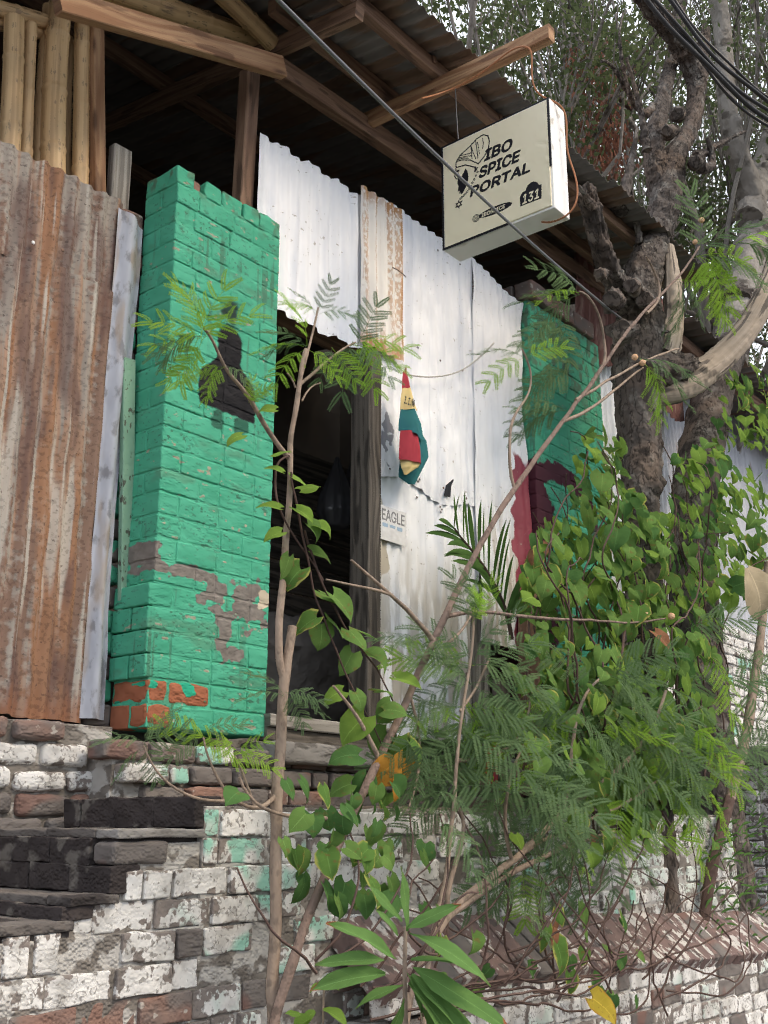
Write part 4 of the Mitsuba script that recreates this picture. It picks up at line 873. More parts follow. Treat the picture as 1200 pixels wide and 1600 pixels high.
put('yellow_band', cloth([(630, 606), (628, 622), (628, 640)], [(641, 606), (646, 624), (652, 642)], 0.02, 0.45, 2), 'cloth_yellow', flag, smooth=True)
put('teal_band', cloth([(628, 639), (627, 655), (627, 672)], [(650, 642), (657, 662), (660, 690)], 0.02, 0.42, 3), 'cloth_teal', flag, smooth=True)
put('teal_drape', cloth([(636, 672), (630, 700), (627, 744), (640, 756)], [(655, 672), (664, 690), (666, 715), (647, 757)], 0.004, 0.25, 4), 'cloth_teal', flag, smooth=True)
put('red_drape', cloth([(629, 672), (627, 695), (625, 718)], [(650, 676), (654, 700), (656, 726)], 0.035, 0.38, 5), 'cloth_red', flag, smooth=True)
put('yellow_hem', cloth([(627, 716), (628, 730), (633, 741)], [(656, 724), (652, 731), (635, 742)], 0.028, 0.36, 6), 'cloth_yellow', flag, smooth=True)
for t_, xx, yy in (('I', 632, 627), ('.', 635, 628), ('I', 638, 629), ('.', 641, 630), ('N', 644, 631)):
    e = meshkit.text_mesh(t_, 0.042, 0.001, True); v = np.array(e.vertices); p = at(xx, yy, YFL - 0.058)
    put('printed_letter', trimesh.Trimesh(np.stack([p[0] - 0.006 + v[:, 0] * 0.55 + 0.2 * v[:, 1], YFL - 0.058 - v[:, 2] + 0 * v[:, 0], p[2] - 0.012 + v[:, 1]], 1), e.faces, process=False), 'ink', flag)
lab = thing('printed_label', 'faded paper label reading EAGLE stuck on the white sheet beside the door jamb', 'label')
def lpt(v, x0, z0, y): return np.stack([x0 + v[:, 0], y - v[:, 2], z0 + v[:, 1]], 1)
put('paper', block((4.185, 0.048, 3.02), (4.40, 0.050, 3.205), 0.0005, 0, 1), 'label_white', lab)
e = meshkit.text_mesh('EAGLE', 0.058, 0.0008, True); v = np.array(e.vertices); v[:, 0] *= 0.195 / v[:, 0].max(); put('lettering', trimesh.Trimesh(lpt(v, 4.19, 3.128, 0.0478), e.faces, process=False), 'faded_ink', lab)
put('blue_stripe', cat([block((4.20 + 0.06 * k, 0.0472, 3.092 + 0.004 * (k % 2)), (4.245 + 0.06 * k, 0.048, 3.112), 0.0003, 0, k) for k in range(3)]), 'label_blue', lab)
mm, uv = tube(spline([at(632, 584, 0.0), at(668, 589, 0.0), at(700, 586, -0.02), at(735, 570, -0.03), at(772, 536, -0.06)], 40), 0.004, 6); single('thin_wire', mm, 'pale_cord', 'thin pale wire curving across the white sheet right of the flag', 'wire', smooth=True)
mm, uv = tube(spline([at(613, 418, 0.0), at(624, 424, -0.03), at(634, 433, -0.04)], 10), 0.003, 5); single('thin_wire', mm, 'vine_stem', 'short rusty wire end sticking out of the rust streaked sheet', 'wire', smooth=True)
a, b = far_at(395, -40, 3.1), at(1000, 520, -0.60)
n = np.linspace(-1.4, 1, 120)[:, None]; sag = a + (b - a) * n - np.array([0, 0, 0.06]) * (4 * n * (1 - n)) * (n > 0) + np.array([0, 0, 0.24]) * np.minimum(n, 0) * -1.0
ca, ua = tube(sag, 0.0068, 10); single('overhead_cable', ca, 'grey_cable', 'single grey cable running diagonally in front of the sign to the tree', 'cable', smooth=True)
for i, (xa, ya, xb, yb, r) in enumerate(((985, -35, 1230, 205, 0.016), (998, -35, 1235, 195, 0.013), (1020, -35, 1238, 180, 0.014), (1035, -30, 1240, 168, 0.010), (1010, -30, 1230, 214, 0.011))):
    a, b = at(xa, ya, -0.95), at(xb, yb, -1.45); n = np.linspace(0, 1, 80)[:, None]
    c = a + (b - a) * n - np.array([0, 0, 0.12 + 0.02 * i]) * (4 * n * (1 - n)); c[:, 1] += 0.008 * np.sin(n[:, 0] * 11 + i * 2); c[:, 2] += 0.008 * np.cos(n[:, 0] * 11 + i * 2)
    ca, ua = tube(c, r, 10)
    single('bundled_cable', ca, 'black_cable', ('thickest black cable along the lower edge of the cable bundle', 'black cable in the middle of the cable bundle by the trunk', 'black cable near the top of the cable bundle by the trunk',
            'topmost slim black cable of the bundle by the trunk', 'lowest slim black cable hanging under the bundle')[i], 'cable', 'black cables strung past the tree trunk', smooth=True)

# ================================================================== THE TREES
YT = -0.60
tree = thing('gnarled_tree', 'gnarled dark tree with sawn-off limbs in front of the second green pillar', 'tree')
def tl(nm, pts, widths, m_='dark_bark', seed=0, rough=0.17, knots=7, Y=YT, label=None, sides=26, dy=None):
    P = ats(pts, Y)
    if dy is not None: P = np.array([at(x, y, (Y if np.ndim(Y) == 0 else Y[i]) + dy[i]) for i, (x, y) in enumerate(pts)])
    W = [metres(w, p) / 2 for w, p in zip(widths, P)]
    mm, uv = limb(P, W, sides * (2 if m_ == 'dark_bark' and sides > 20 else 1), 0.012, rough, seed, knots, 0.012 if m_ == 'dark_bark' else 0.006); return put(nm, mm, m_, tree, smooth=True, uv=uv, label=label)
t0 = at(1015, 1000, YT); base_pt = np.array([t0[0] - 0.02, YT, 0.0])
P = np.vstack([[base_pt], [at(1012, 1050, YT)], ats([(1005, 900), (1000, 780), (1000, 690), (996, 620), (996, 560), (1003, 500)], YT)])
mm, uv = limb(P, [0.17, 0.14, 0.115, 0.110, 0.110, 0.118, 0.145, 0.165], 52, 0.014, 0.14, 3, 14, 0.012); put('trunk', mm, 'dark_bark', tree, smooth=True, uv=uv)
tl('limb', [(1003, 530), (1000, 460), (1014, 400), (1034, 340), (1044, 290), (1052, 250), (1072, 215), (1086, 170), (1087, 125), (1085, 100)], [80, 66, 54, 48, 48, 40, 30, 26, 28, 30], seed=5, knots=16)
tl('limb', [(1086, 125), (1066, 76), (1032, 30), (1002, -8), (975, -50)], [31, 32, 31, 30, 28], seed=21, rough=0.2)
tl('sawn_limb', [(1088, 110), (1097, 78), (1103, 44)], [32, 24, 13], seed=6, rough=0.25)
tl('limb', [(1034, 310), (1022, 240), (1030, 180), (1044, 120), (1056, 60), (1064, 10), (1070, -50)], [40, 32, 26, 21, 18, 17, 17], seed=7, dy=[0.06, 0.08, 0.1, 0.14, 0.18, 0.2, 0.2])
tl('sawn_limb', [(985, 475), (962, 440), (945, 405), (932, 360), (922, 322), (915, 296)], [56, 44, 36, 34, 32, 28], seed=8, rough=0.26, knots=9, dy=[0, -0.05, -0.1, -0.14, -0.17, -0.2])
for k, (xa, ya) in enumerate(((905, 290), (918, 284), (930, 296), (912, 300))):
    tl('splinter', [(925 + 3 * k, 325), (xa, ya)], [16, 4], seed=30 + k, dy=[-0.2, -0.24], sides=6, knots=0)
tl('bare_limb', [(1040, 560), (1052, 500), (1050, 430), (1046, 385)], [38, 34, 30, 14], 'bare_wood', seed=9, rough=0.1, knots=2, dy=[-0.12, -0.13, -0.12, -0.1], label='pale stripped dead wood on the right of the trunk')
tl('bare_limb', [(1000, 610), (1050, 606), (1100, 582), (1142, 545), (1176, 500), (1205, 440), (1235, 360)], [56, 52, 44, 41, 39, 36, 33], 'bare_wood', seed=10, rough=0.11, knots=3, dy=[0, -0.1, -0.2, -0.3, -0.38, -0.45, -0.5], label='long pale barkless limb curving up to the right')
tl('burl', [(1010, 590), (1050, 575), (1085, 572)], [60, 58, 30], seed=11, rough=0.3, dy=[-0.1, -0.14, -0.16])
for k, (x, y, w) in enumerate(((960, 470, 40), (990, 450, 34), (1010, 470, 34), (1060, 180, 26), (1088, 255, 26), (1045, 208, 26), (975, 520, 44), (940, 430, 22), (1090, 245, 18))):
    p = at(x, y, YT); tl('knot', [(x, y), (x - 3, y - 3)], [w, w * 0.7], seed=40 + k, rough=0.35, dy=[-0.10, -0.21], knots=3, sides=16)
for k, (pts, w) in enumerate((([(1020, 165), (985, 150), (968, 120), (940, 95)], [14, 12, 9, 5]), ([(985, 150), (968, 60), (975, 20)], [9, 6, 3]), ([(1010, 235), (1000, 170), (978, 90)], [16, 10, 5]), ([(1000, 380), (985, 300), (975, 250)], [14, 10, 4]),
                              ([(1085, 250), (1130, 222), (1165, 205)], [16, 9, 4]), ([(1095, 262), (1112, 240), (1105, 215)], [22, 14, 8]), ([(970, 330), (985, 260), (996, 200)], [26, 14, 6]))):
    tl('branch', pts, w, seed=60 + k, rough=0.1, knots=1, sides=9, dy=[-0.05 * (k % 3)] * len(pts))

t2 = thing('second_tree', 'greyer trunk forking behind the pale barkless limb, right of the gnarled tree', 'tree')
tree_keep, tree = tree, t2
Y2 = -0.25
b2 = at(1092, 900, Y2)
mm, uv = limb(np.vstack([[[b2[0], Y2, 0]], [[b2[0], Y2, 1.4]], ats([(1086, 960), (1085, 800), (1100, 690), (1120, 600), (1148, 530)], Y2)]), [0.22, 0.2, 0.19, 0.18, 0.18, 0.17, 0.15], 24, 0.03, 0.15, 13, 8); put('trunk', mm, 'dark_bark', t2, smooth=True, uv=uv)
tl('limb', [(1138, 560), (1155, 470), (1172, 400), (1180, 330), (1150, 230), (1135, 150), (1130, 60), (1110, -40)], [58, 52, 48, 50, 36, 30, 28, 28], 'pale_bark', seed=14, Y=Y2)
tl('limb', [(1150, 480), (1180, 440), (1215, 400), (1250, 350)], [60, 50, 44, 36], seed=15, Y=Y2)
tl('limb', [(1170, 340), (1190, 270), (1215, 190)], [40, 40, 34], 'pale_bark', seed=16, Y=Y2)
tree = tree_keep

# ---- leaves
def leaf_mesh(kind, droop, fold, seed):
    g = np.random.default_rng(seed); n = 9
    t = np.linspace(0, 1, n)
    if kind == 'heart': w = np.interp(t, [0, .06, .18, .35, .55, .75, .9, 1], [.22, .38, .46, .47, .39, .24, .09, 0.004]); back = 0.13
    elif kind == 'oval': w = np.interp(t, [0, .1, .3, .5, .7, .9, 1], [.05, .2, .32, .34, .27, .1, 0.004]); back = 0.02
    else: w = np.interp(t, [0, .08, .25, .5, .75, .92, 1], [.015, .045, .10, .125, .095, .035, 0.003]); back = 0.0
    q = np.linspace(-1, 1, 7); V, UV = [], []
    for i in range(n):
        for s in q:
            x = t[i] - back * abs(s) ** 1.6 * (1 - t[i]) ** 3 * 1.6; y = s * w[i]
            z = fold * abs(y) - 0.25 * abs(y) ** 2 / 0.5 + 0.02 * math.sin(9 * t[i] + 2.2 * s + seed) * (abs(s) > 0.6)
            a = droop * (t[i]) ** 1.5
            X = x * math.cos(a * 0.7) ; Z = z - math.sin(a) * t[i] * 0.55
            V.append((X, y * (1 + 0.04 * math.sin(17 * t[i] + seed)), Z)); UV.append((t[i], s))
    m = trimesh.Trimesh(np.array(V), grid_faces(n, 7), process=False)
    return m, np.array(UV)
LEAF = {}
def leaf(kind, m_):
    k = (kind, m_)
    if k not in LEAF:
        LEAF[k] = []
        for s in range(5):
            mm, uv = leaf_mesh(kind, [0.5, 0.9, 1.2, 0.3, 0.75][s] * (0.45 if kind == 'lance' else 1), [0.5, 0.25, 0.85, 0.12, 0.4][s], s + 1); LEAF[k].append(mikit.ply(mm, m_, smooth=True, uv=uv))
    return LEAF[k][int(rng.integers(5))]
def put_leaf(parent, p, d, up, size, kind='heart', m_='leaf_green', name='leaf', label=None):
    return put(name, leaf(kind, m_), None, parent, to_world=place(p, d, up, size), label=label)
def drooping(spread=0.8, out=0.5, down=0.9):
    d = np.array([rng.normal(0, spread), -out + rng.normal(0, 0.35), -down + rng.normal(0, 0.4)]); d /= np.linalg.norm(d)
    u = np.array([rng.normal(0, 0.35), -0.75 + rng.normal(0, 0.3), 0.65 + rng.normal(0, 0.3)]); return d, u

# ---- climbing vine over the trunk
vine = thing('climbing_vine', 'dense heart-leaved vine covering the trunk and the corner of the wall', 'vine')
zone = Polygon([(812, 905), (835, 830), (880, 790), (905, 690), (940, 655), (968, 690), (985, 760), (1040, 800), (1060, 700), (1110, 690), (1125, 600), (1165, 560), (1205, 590), (1215, 800), (1190, 880), (1130, 960), (1100, 1040), (1110, 1150), (1060, 1250), (980, 1290), (890, 1260), (840, 1200), (860, 1100), (830, 1020)])
stems, n_leaf, extra = [], 0, []
anchors = []
for k in range(34):
    x, y = rng.uniform(840, 1180), rng.uniform(1080, 1330)
    Yk = rng.uniform(-1.0, -0.55); pts = [at(x, y, Yk)]
    for s in range(6):
        x += rng.normal(0, 26) + (4 if x > 1000 else -2); y -= rng.uniform(40, 110); Yk += rng.normal(0.0, 0.06)
        Yk = min(Yk, -0.35)
        if not zone.buffer(30).contains(Point(x, y)): break
        pts.append(at(x, y, Yk))
    if len(pts) > 2:
        stems.append(stem(pts, 0.006, 0.003, 0.05, 5, 0.03, k)); anchors += [(q, k) for q in spline(pts, 14)]
mm, uv = joined(stems); put('stem', mm, 'vine_stem', vine, smooth=True)
minx, miny, maxx, maxy = zone.bounds
leaves = []
while len(leaves) < 1250:
    x, y = rng.uniform(minx, maxx), rng.uniform(miny, maxy)
    if not zone.contains(Point(x, y)): continue
    dens = meshkit.fbm(np.array([x * 0.014, y * 0.014, 3.0]), 2)
    if dens < 0.36 and rng.random() < 0.6: continue
    if x > 1050 and y < 850 and rng.random() < 0.2: continue
    Yk = rng.uniform(-1.05, -0.50) if y > 760 else rng.uniform(-0.95, -0.7)
    leaves.append((Yk, x, y))
leaves.sort()
for i, (Yk, x, y) in enumerate(leaves):
    d, u = drooping(); p = at(x, y, Yk)
    lime = 0.45 if y < 800 and x > 1040 else 0.22
    q = rng.random(); m_ = 'leaf_lime' if q < lime else 'leaf_edged' if q < lime + 0.10 else 'leaf_deep' if q < lime + 0.32 else 'leaf_green'
    if rng.random() < 0.012: m_ = 'leaf_dry'
    size = rng.uniform(0.055, 0.14)
    if i < 290: put_leaf(vine, p, d, u, size, 'heart', m_, label='dry brown shrivelled leaf' if m_ == 'leaf_dry' else None)
    else: extra.append((place(p, d, u, size), m_))
for m_ in ('leaf_green', 'leaf_deep', 'leaf_lime', 'leaf_edged'):
    ms = []
    for M, q in extra:
        if q == m_ or (m_ == 'leaf_green' and q == 'leaf_dry'):
            a, uv = leaf_mesh('heart', rng.uniform(0.3, 1.1), rng.uniform(0.1, 0.5), int(rng.integers(1, 6))); a.apply_transform(M); ms.append((a, uv))
    if ms:
        mm, uv = joined(ms); put('leaf_mass', mm, m_, vine, smooth=True, uv=uv, kind='stuff')

# ---- feathery (twice divided) leaves
def feather_mesh(seed):
    g = np.random.default_rng(seed); pairs = int(g.integers(5, 8)); V, F = [], []
    bend = g.uniform(0.3, 0.9)
    def axis(t): return np.array([t * math.cos(bend * t * 0.6), 0, 0.10 * math.sin(3.0 * t) - 0.32 * bend * t * t])
    def quad(a, b, c, d):
        o = len(V); V.extend([a, b, c, d]); F.extend([(o, o + 1, o + 2), (o, o + 2, o + 3)])
    def ribbon(a, b, w, nrm):
        s = np.cross(b - a, nrm); s = s / np.linalg.norm(s) * w / 2; quad(a - s, b - s, b + s, a + s)
        s2 = np.cross(b - a, s); s2 = s2 / np.linalg.norm(s2) * w / 2; quad(a - s2, b - s2, b + s2, a + s2)
    for k in range(8): ribbon(axis(k / 8), axis((k + 1) / 8), 0.010, np.array([0, 0, 1.0]))
    for k in range(pairs):
        t = 0.20 + 0.78 * k / (pairs - 1); o = axis(t); ln = (0.40 - 0.12 * abs(t - 0.55)) * g.uniform(0.9, 1.08)
        for s in (-1, 1):
            ang = g.uniform(0.85, 1.1) * (1 - 0.45 * (k == pairs - 1)); dr_ = g.uniform(0.15, 0.55)
            def pin(q): return o + ln * q * np.array([math.cos(ang), s * math.sin(ang), 0.08 - dr_ * q])
            ribbon(pin(0), pin(1), 0.006, np.array([0, 0, 1.0]))
            m = int(16 + g.integers(0, 4)); d = pin(1) - pin(0); d /= np.linalg.norm(d); sd = np.cross([0, 0, 1.0], d); sd /= np.linalg.norm(sd)
            for j in range(m):
                q = 0.06 + 0.94 * j / (m - 1); c = pin(q); L = 0.066 * (1 - 0.35 * abs(2 * q - 0.9)); w = 0.023
                for e in (-1, 1):
                    ax_ = sd * e * 1.0 + d * 0.26 + np.array([0, 0, g.uniform(-0.2, 0.15)]); ax_ /= np.linalg.norm(ax_); a = c; b = c + ax_ * L; mid = c + ax_ * L * 0.5
                    quad(a, mid + d * w * 0.5, b, mid - d * w * 0.5)
    return trimesh.Trimesh(np.array(V), np.array(F), process=False)
FEATHER = {}
def put_feather(parent, p, d, up, size, m_='feather_green', name='feather_leaf'):
    if m_ not in FEATHER: FEATHER[m_] = [mikit.ply(feather_mesh(200 + s), m_) for s in range(7)]
    return put(name, FEATHER[m_][int(rng.integers(7))], None, parent, to_world=place(p, d, up, size))
def image_dir(dx, dy, toward): v = RGT * dx - UPV * dy - FWD * toward; return v / np.linalg.norm(v)
def spray(parent, x, y, Y, dirs, px, lime=0.3, up=(-0.35, -0.65, 0.65)):
    """Feather leaves leaving one point of a stem; dirs are headings in degrees seen from the street (0 = right, 90 = up)."""
    p = at(x, y, Y)
    for a in dirs:
        a = math.radians(a + rng.normal(0, 8)); d = image_dir(math.cos(a), -math.sin(a), rng.uniform(-0.35, 0.55)); u = np.array(up) + rng.normal(0, 0.32, 3)
        put_feather(parent, p + rng.normal(0, 0.006, 3), d, u, metres(px * rng.uniform(0.85, 1.12), p), 'feather_lime' if rng.random() < lime else 'feather_green')
def woody(parent, pts, w0, w1, Y, nm='stem', m_='sapling_bark', wob=0.006, seed=0, to_ground=False, sides=9):
    P = ats(pts, Y)
    if to_ground: P = np.vstack([[P[0][0] + 0.02, P[0][1], 0.0], P[:1] * [1, 1, 0.5] , P])
    mm, uv = stem(P, metres(w0, P[2 if to_ground else 0]) / 2, metres(w1, P[-1]) / 2, 0.025, sides, wob, seed); return put(nm, mm, m_, parent, smooth=True, uv=uv)

YA = -1.0
sa = thing('feathery_sapling', 'slim upright sapling in front of the doorway with a tuft of feathery leaves', 'sapling')
woody(sa, [(428, 1700), (426, 1560), (430, 1420), (433, 1250), (440, 1130), (445, 1060), (455, 978)], 25, 15, YA, 'stem', seed=1, to_ground=True)
woody(sa, [(444, 1058), (436, 1010), (443, 900), (452, 770), (456, 690), (464, 620), (470, 575), (478, 545)], 13, 7, YA, 'stem', seed=2)
woody(sa, [(462, 640), (478, 560), (488, 520), (497, 480)], 6, 3, YA, 'branch', seed=3); woody(sa, [(470, 600), (500, 575), (530, 550), (556, 535)], 6, 3, YA, 'branch', seed=4)
woody(sa, [(453, 715), (425, 680), (400, 640), (375, 605), (350, 575), (335, 540), (318, 512)], 9, 4, YA, 'branch', seed=5)
woody(sa, [(462, 605), (455, 590), (448, 582)], 3, 2, YA, 'twig', seed=6); woody(sa, [(471, 625), (485, 605), (502, 598)], 3, 2, YA, 'twig', seed=7)
woody(sa, [(432, 1240), (400, 1262), (360, 1245), (330, 1195), (318, 1150)], 7, 3, YA, 'branch', seed=8)
woody(sa, [(360, 1250), (280, 1235), (250, 1210), (225, 1165)], 5, 3, YA, 'branch', seed=9); woody(sa, [(400, 1262), (385, 1220), (368, 1180)], 5, 3, YA, 'branch', seed=10)
spray(sa, 314, 528, YA, [150, 175, 195, 215, 235, 255, 125, 60, 20], 86, 0.8)
spray(sa, 350, 575, YA, [200, 235, 335], 60, 0.7)
spray(sa, 390, 630, YA, [60, 95, 30], 40, 0.6)
spray(sa, 478, 545, YA, [175, 195, 155, 215, 120, 340], 72, 0.6); spray(sa, 497, 490, YA, [60, 125, 20, 165], 55, 0.3); spray(sa, 552, 538, YA, [8, 350, 325, 300, 275, 70], 84, 0.5)
spray(sa, 515, 545, YA, [300, 260], 62, 0.5)
spray(sa, 318, 1150, YA, [165, 20, 340, 195], 66, 0.25); spray(sa, 225, 1165, YA, [170, 60, 205, 20, 290], 66, 0.2); spray(sa, 368, 1180, YA, [25, 140, 350], 62, 0.25); spray(sa, 445, 1080, YA - 0.05, [170, 150, 10, 340, 325], 62, 0.15)

sb = thing('leaning_sapling', 'long sapling leaning to the upper right across the white sheets', 'sapling')
YB = -1.05
woody(sb, [(420, 1640), (445, 1540), (480, 1440), (545, 1285), (600, 1172), (650, 1062), (690, 975), (738, 875), (800, 770), (880, 658), (940, 575), (985, 512), (1060, 432), (1092, 385)], 19, 3, YB, 'stem', 'dark_sapling_bark', seed=11, to_ground=True)
woody(sb, [(692, 966), (725, 958), (820, 964), (920, 970), (1005, 972), (1040, 966)], 7, 2.5, YB, 'branch', 'dark_sapling_bark', seed=12); woody(sb, [(676, 1000), (640, 958), (600, 920), (548, 876)], 8, 4, YB, 'branch', seed=13)
woody(sb, [(612, 930), (570, 918), (510, 905)], 5, 3, YB, 'branch', seed=14); woody(sb, [(592, 1185), (570, 1140), (545, 1100), (522, 1072)], 8, 4, YB, 'branch', seed=15)
woody(sb, [(548, 1262), (500, 1280), (440, 1272), (400, 1255), (375, 1215)], 8, 4, YB, 'branch', seed=16); woody(sb, [(700, 1005), (720, 985), (742, 945)], 5, 3, YB, 'branch', seed=17)
woody(sb, [(805, 765), (795, 700), (800, 660), (830, 600), (815, 545)], 5, 3, YB, 'branch', seed=18); woody(sb, [(880, 658), (920, 640), (960, 610), (1005, 575)], 6, 3, YB, 'branch', seed=19)
woody(sb, [(900, 625), (940, 600), (985, 575), (1060, 545)], 5, 3, YB, 'branch', seed=20); woody(sb, [(940, 575), (945, 530), (935, 490), (905, 455)], 5, 3, YB, 'branch', seed=21); woody(sb, [(1010, 488), (1028, 440), (1010, 400)], 5, 3, YB, 'branch', seed=22)
woody(sb, [(640, 1085), (655, 1190), (640, 1260)], 5, 3, YB, 'branch', seed=23)
spray(sb, 870, 500, YB, [200, 250, 225, 280], 70, 0.15); spray(sb, 905, 460, YB, [170, 150, 195, 215], 85, 0.15); spray(sb, 900, 580, YB, [180, 160, 200], 85, 0.1); spray(sb, 820, 560, YB, [170, 200, 30], 72, 0.2)
spray(sb, 880, 640, YB, [180, 200, 165, 215], 76, 0.2); spray(sb, 1090, 400, YB, [10, 350, 330, 315, 80, 45, 295], 100, 0.5); spray(sb, 1060, 440, YB, [350, 320, 290, 270], 80, 0.5); spray(sb, 1150, 380, YB, [350, 330, 10], 100, 0.4)
spray(sb, 1000, 560, YB, [345, 320, 300], 92, 0.15); spray(sb, 655, 1010, YB, [160, 175, 330], 70, 0.4)
def pompom(parent, x, y, w, Y):
    p = at(x, y, Y); r = metres(w, p) / 2; s = trimesh.creation.icosphere(3, r); v = np.array(s.vertices); v *= (1 + 0.10 * (rng.random(len(v)) - 0.5))[:, None]
    put('flower_ball', trimesh.Trimesh(v + p, s.faces, process=False), 'pompom', parent)
for x, y, w in ((1096, 344, 9), (1086, 378, 8), (992, 558, 10), (1004, 567, 10), (1010, 961, 10), (1049, 963, 11)): pompom(sb, x, y, w, YB - 0.02)

YC = -1.15
sc_ = thing('feathery_sapling', 'bushy feathery sapling with reddish stem right of the door sill', 'sapling')
woody(sc_, [(672, 1480), (690, 1400), (704, 1300), (713, 1200), (722, 1110), (735, 1040), (738, 960)], 12, 4, YC, 'stem', 'sapling_bark', seed=31, to_ground=True)
woody(sc_, [(720, 1110), (745, 1070), (765, 1030)], 5, 3, YC, 'branch', seed=32); woody(sc_, [(714, 1190), (770, 1180), (815, 1140), (830, 1090)], 7, 3, YC, 'branch', seed=33)
spray(sc_, 738, 975, YC, [95, 70, 120, 50], 70, 0.6); spray(sc_, 742, 1040, YC, [25, 10, 155, 170, 350, 60], 120, 0.45); spray(sc_, 735, 1070, YC, [345, 330, 195, 160, 140], 115, 0.3)
spray(sc_, 725, 1105, YC, [350, 335, 320, 190, 210, 250, 270, 290], 118, 0.25); spray(sc_, 720, 1140, YC, [200, 225, 250, 280, 300, 320, 340], 110, 0.1); spray(sc_, 650, 1150, YC, [230, 260, 285], 90, 0.05)
sd_ = thing('feathery_bush', 'wide feathery bush spreading over the lower right of the street wall', 'bush')
YD = -1.1
main_ = [(640, 1560), (700, 1432), (800, 1345), (880, 1270), (950, 1215), (1010, 1150), (1040, 1080)]
woody(sd_, main_, 18, 5, YD, 'stem', seed=41, to_ground=True); woody(sd_, [(700, 1432), (790, 1370), (880, 1325), (960, 1300)], 12, 5, YD, 'branch', seed=42)
woody(sd_, [(880, 1270), (890, 1200), (900, 1130), (940, 1060)], 8, 4, YD, 'branch', seed=43); woody(sd_, [(820, 1330), (900, 1290), (985, 1250), (1060, 1180)], 7, 3, YD, 'branch', seed=44)
woody(sd_, [(800, 1345), (790, 1280), (800, 1210), (830, 1150)], 7, 3, YD, 'branch', seed=45); woody(sd_, [(700, 1432), (712, 1350), (725, 1290), (700, 1240)], 9, 4, YD, 'branch', seed=46)
for x, y, hs, px, lm in ((1040, 1090, [10, 350, 335, 170, 200], 130, 0.1), (1010, 1150, [0, 345, 325, 190, 215, 160], 130, 0.08), (940, 1060, [10, 350, 330, 170, 30, 195], 125, 0.1), (900, 1130, [180, 200, 350, 330, 220, 310], 125, 0.05), (960, 1200, [345, 320, 300, 200, 225, 10], 130, 0.12),
        (830, 1150, [180, 200, 340, 225, 160, 320, 0], 125, 0.08), (800, 1215, [190, 215, 240, 330, 300, 350], 125, 0.05), (880, 1265, [200, 230, 260, 290, 320, 345], 120, 0.05), (960, 1300, [200, 230, 260, 290, 340, 20], 110, 0.05), (1060, 1180, [350, 330, 310, 20, 290, 5], 130, 0.2),
        (700, 1240, [180, 200, 340, 320, 220], 100, 0.0), (800, 1340, [260, 280, 240, 300, 220, 330], 105, 0.0), (1085, 1010, [350, 330, 10, 310], 120, 0.15), (1100, 1130, [0, 340, 320, 300], 120, 0.2), (860, 1310, [250, 270, 290, 230], 110, 0.0), (1000, 1240, [330, 300, 345, 270], 120, 0.3), (910, 1180, [200, 20, 340, 300, 250], 125, 0.1), (985, 1100, [20, 340, 200, 170, 300], 120, 0.1)):
    for h in hs:
        if rng.random() < 0.97: spray(sd_, x + rng.normal(0, 20), y + rng.normal(0, 16), YD + rng.uniform(-0.2, 0.15), [h], px * 0.92, lm + 0.08)

# ---- twining vine with heart leaves at the saplings
tv = thing('twining_vine', 'twining vine with single heart leaves on the upright sapling before the doorway', 'vine')
tvs = [stem(ats(p, YA - 0.03), 0.004, 0.0025, 0.02, 5, 0.012, i) for i, p in enumerate(([(455, 740), (465, 800), (480, 870), (495, 940), (520, 1010), (560, 1090), (600, 1180)], [(478, 830), (500, 900), (540, 980), (590, 1050), (620, 1120)], [(452, 715), (430, 740), (440, 800), (470, 850), (505, 905)]))]
mm, uv = joined(tvs); put('stem', mm, 'vine_stem', tv, smooth=True)
for x, y, a, px, m_ in ((440, 738, 150, 30, 'leaf_lime'), (458, 742, 320, 34, 'leaf_lime'), (470, 765, 20, 36, 'leaf_lime'), (436, 795, 160, 38, 'leaf_lime'), (462, 795, 330, 40, 'leaf_lime'), (430, 640, 170, 30, 'leaf_lime'), (378, 680, 200, 34, 'leaf_lime'), (428, 710, 20, 30, 'leaf_lime'), (480, 822, 320, 38, 'leaf_green'), (495, 825, 350, 34, 'leaf_lime'),
        (440, 832, 200, 34, 'leaf_lime'), (452, 870, 260, 40, 'leaf_green'), (486, 862, 340, 40, 'leaf_green'), (470, 890, 230, 50, 'leaf_edged'), (500, 925, 330, 52, 'leaf_green'), (520, 930, 310, 56, 'leaf_green'), (495, 965, 215, 46, 'leaf_edged'), (502, 975, 275, 48, 'leaf_green'), (515, 965, 310, 44, 'leaf_green'), (545, 985, 315, 46, 'leaf_green'),
        (560, 985, 340, 36, 'leaf_green'), (550, 1020, 250, 44, 'leaf_green'), (575, 1025, 345, 48, 'leaf_green'), (535, 1080, 200, 40, 'leaf_lime'), (555, 1082, 300, 36, 'leaf_green'), (585, 1080, 20, 40, 'leaf_green'), (570, 1120, 225, 62, 'leaf_lime'), (600, 1110, 10, 44, 'leaf_green'), (618, 1060, 350, 48, 'leaf_lime'), (612, 1100, 240, 42, 'leaf_green'),
        (640, 1120, 330, 46, 'leaf_lime'), (622, 1150, 255, 62, 'leaf_edged'), (640, 1160, 300, 44, 'leaf_edged'), (606, 1150, 230, 52, 'leaf_green'), (560, 1180, 170, 56, 'leaf_deep'), (548, 1225, 200, 44, 'leaf_green'), (575, 1215, 240, 44, 'leaf_deep')):
    r_ = math.radians(a); d = image_dir(math.cos(r_), -math.sin(r_) * 0.8, rng.uniform(0.1, 0.5)); p = at(x, y, YA - 0.04 + rng.normal(0, 0.02))
    put_leaf(tv, p, d, np.array([rng.normal(0, 0.3), -0.6, 0.7]), metres(px * 0.98, p), 'heart', m_)
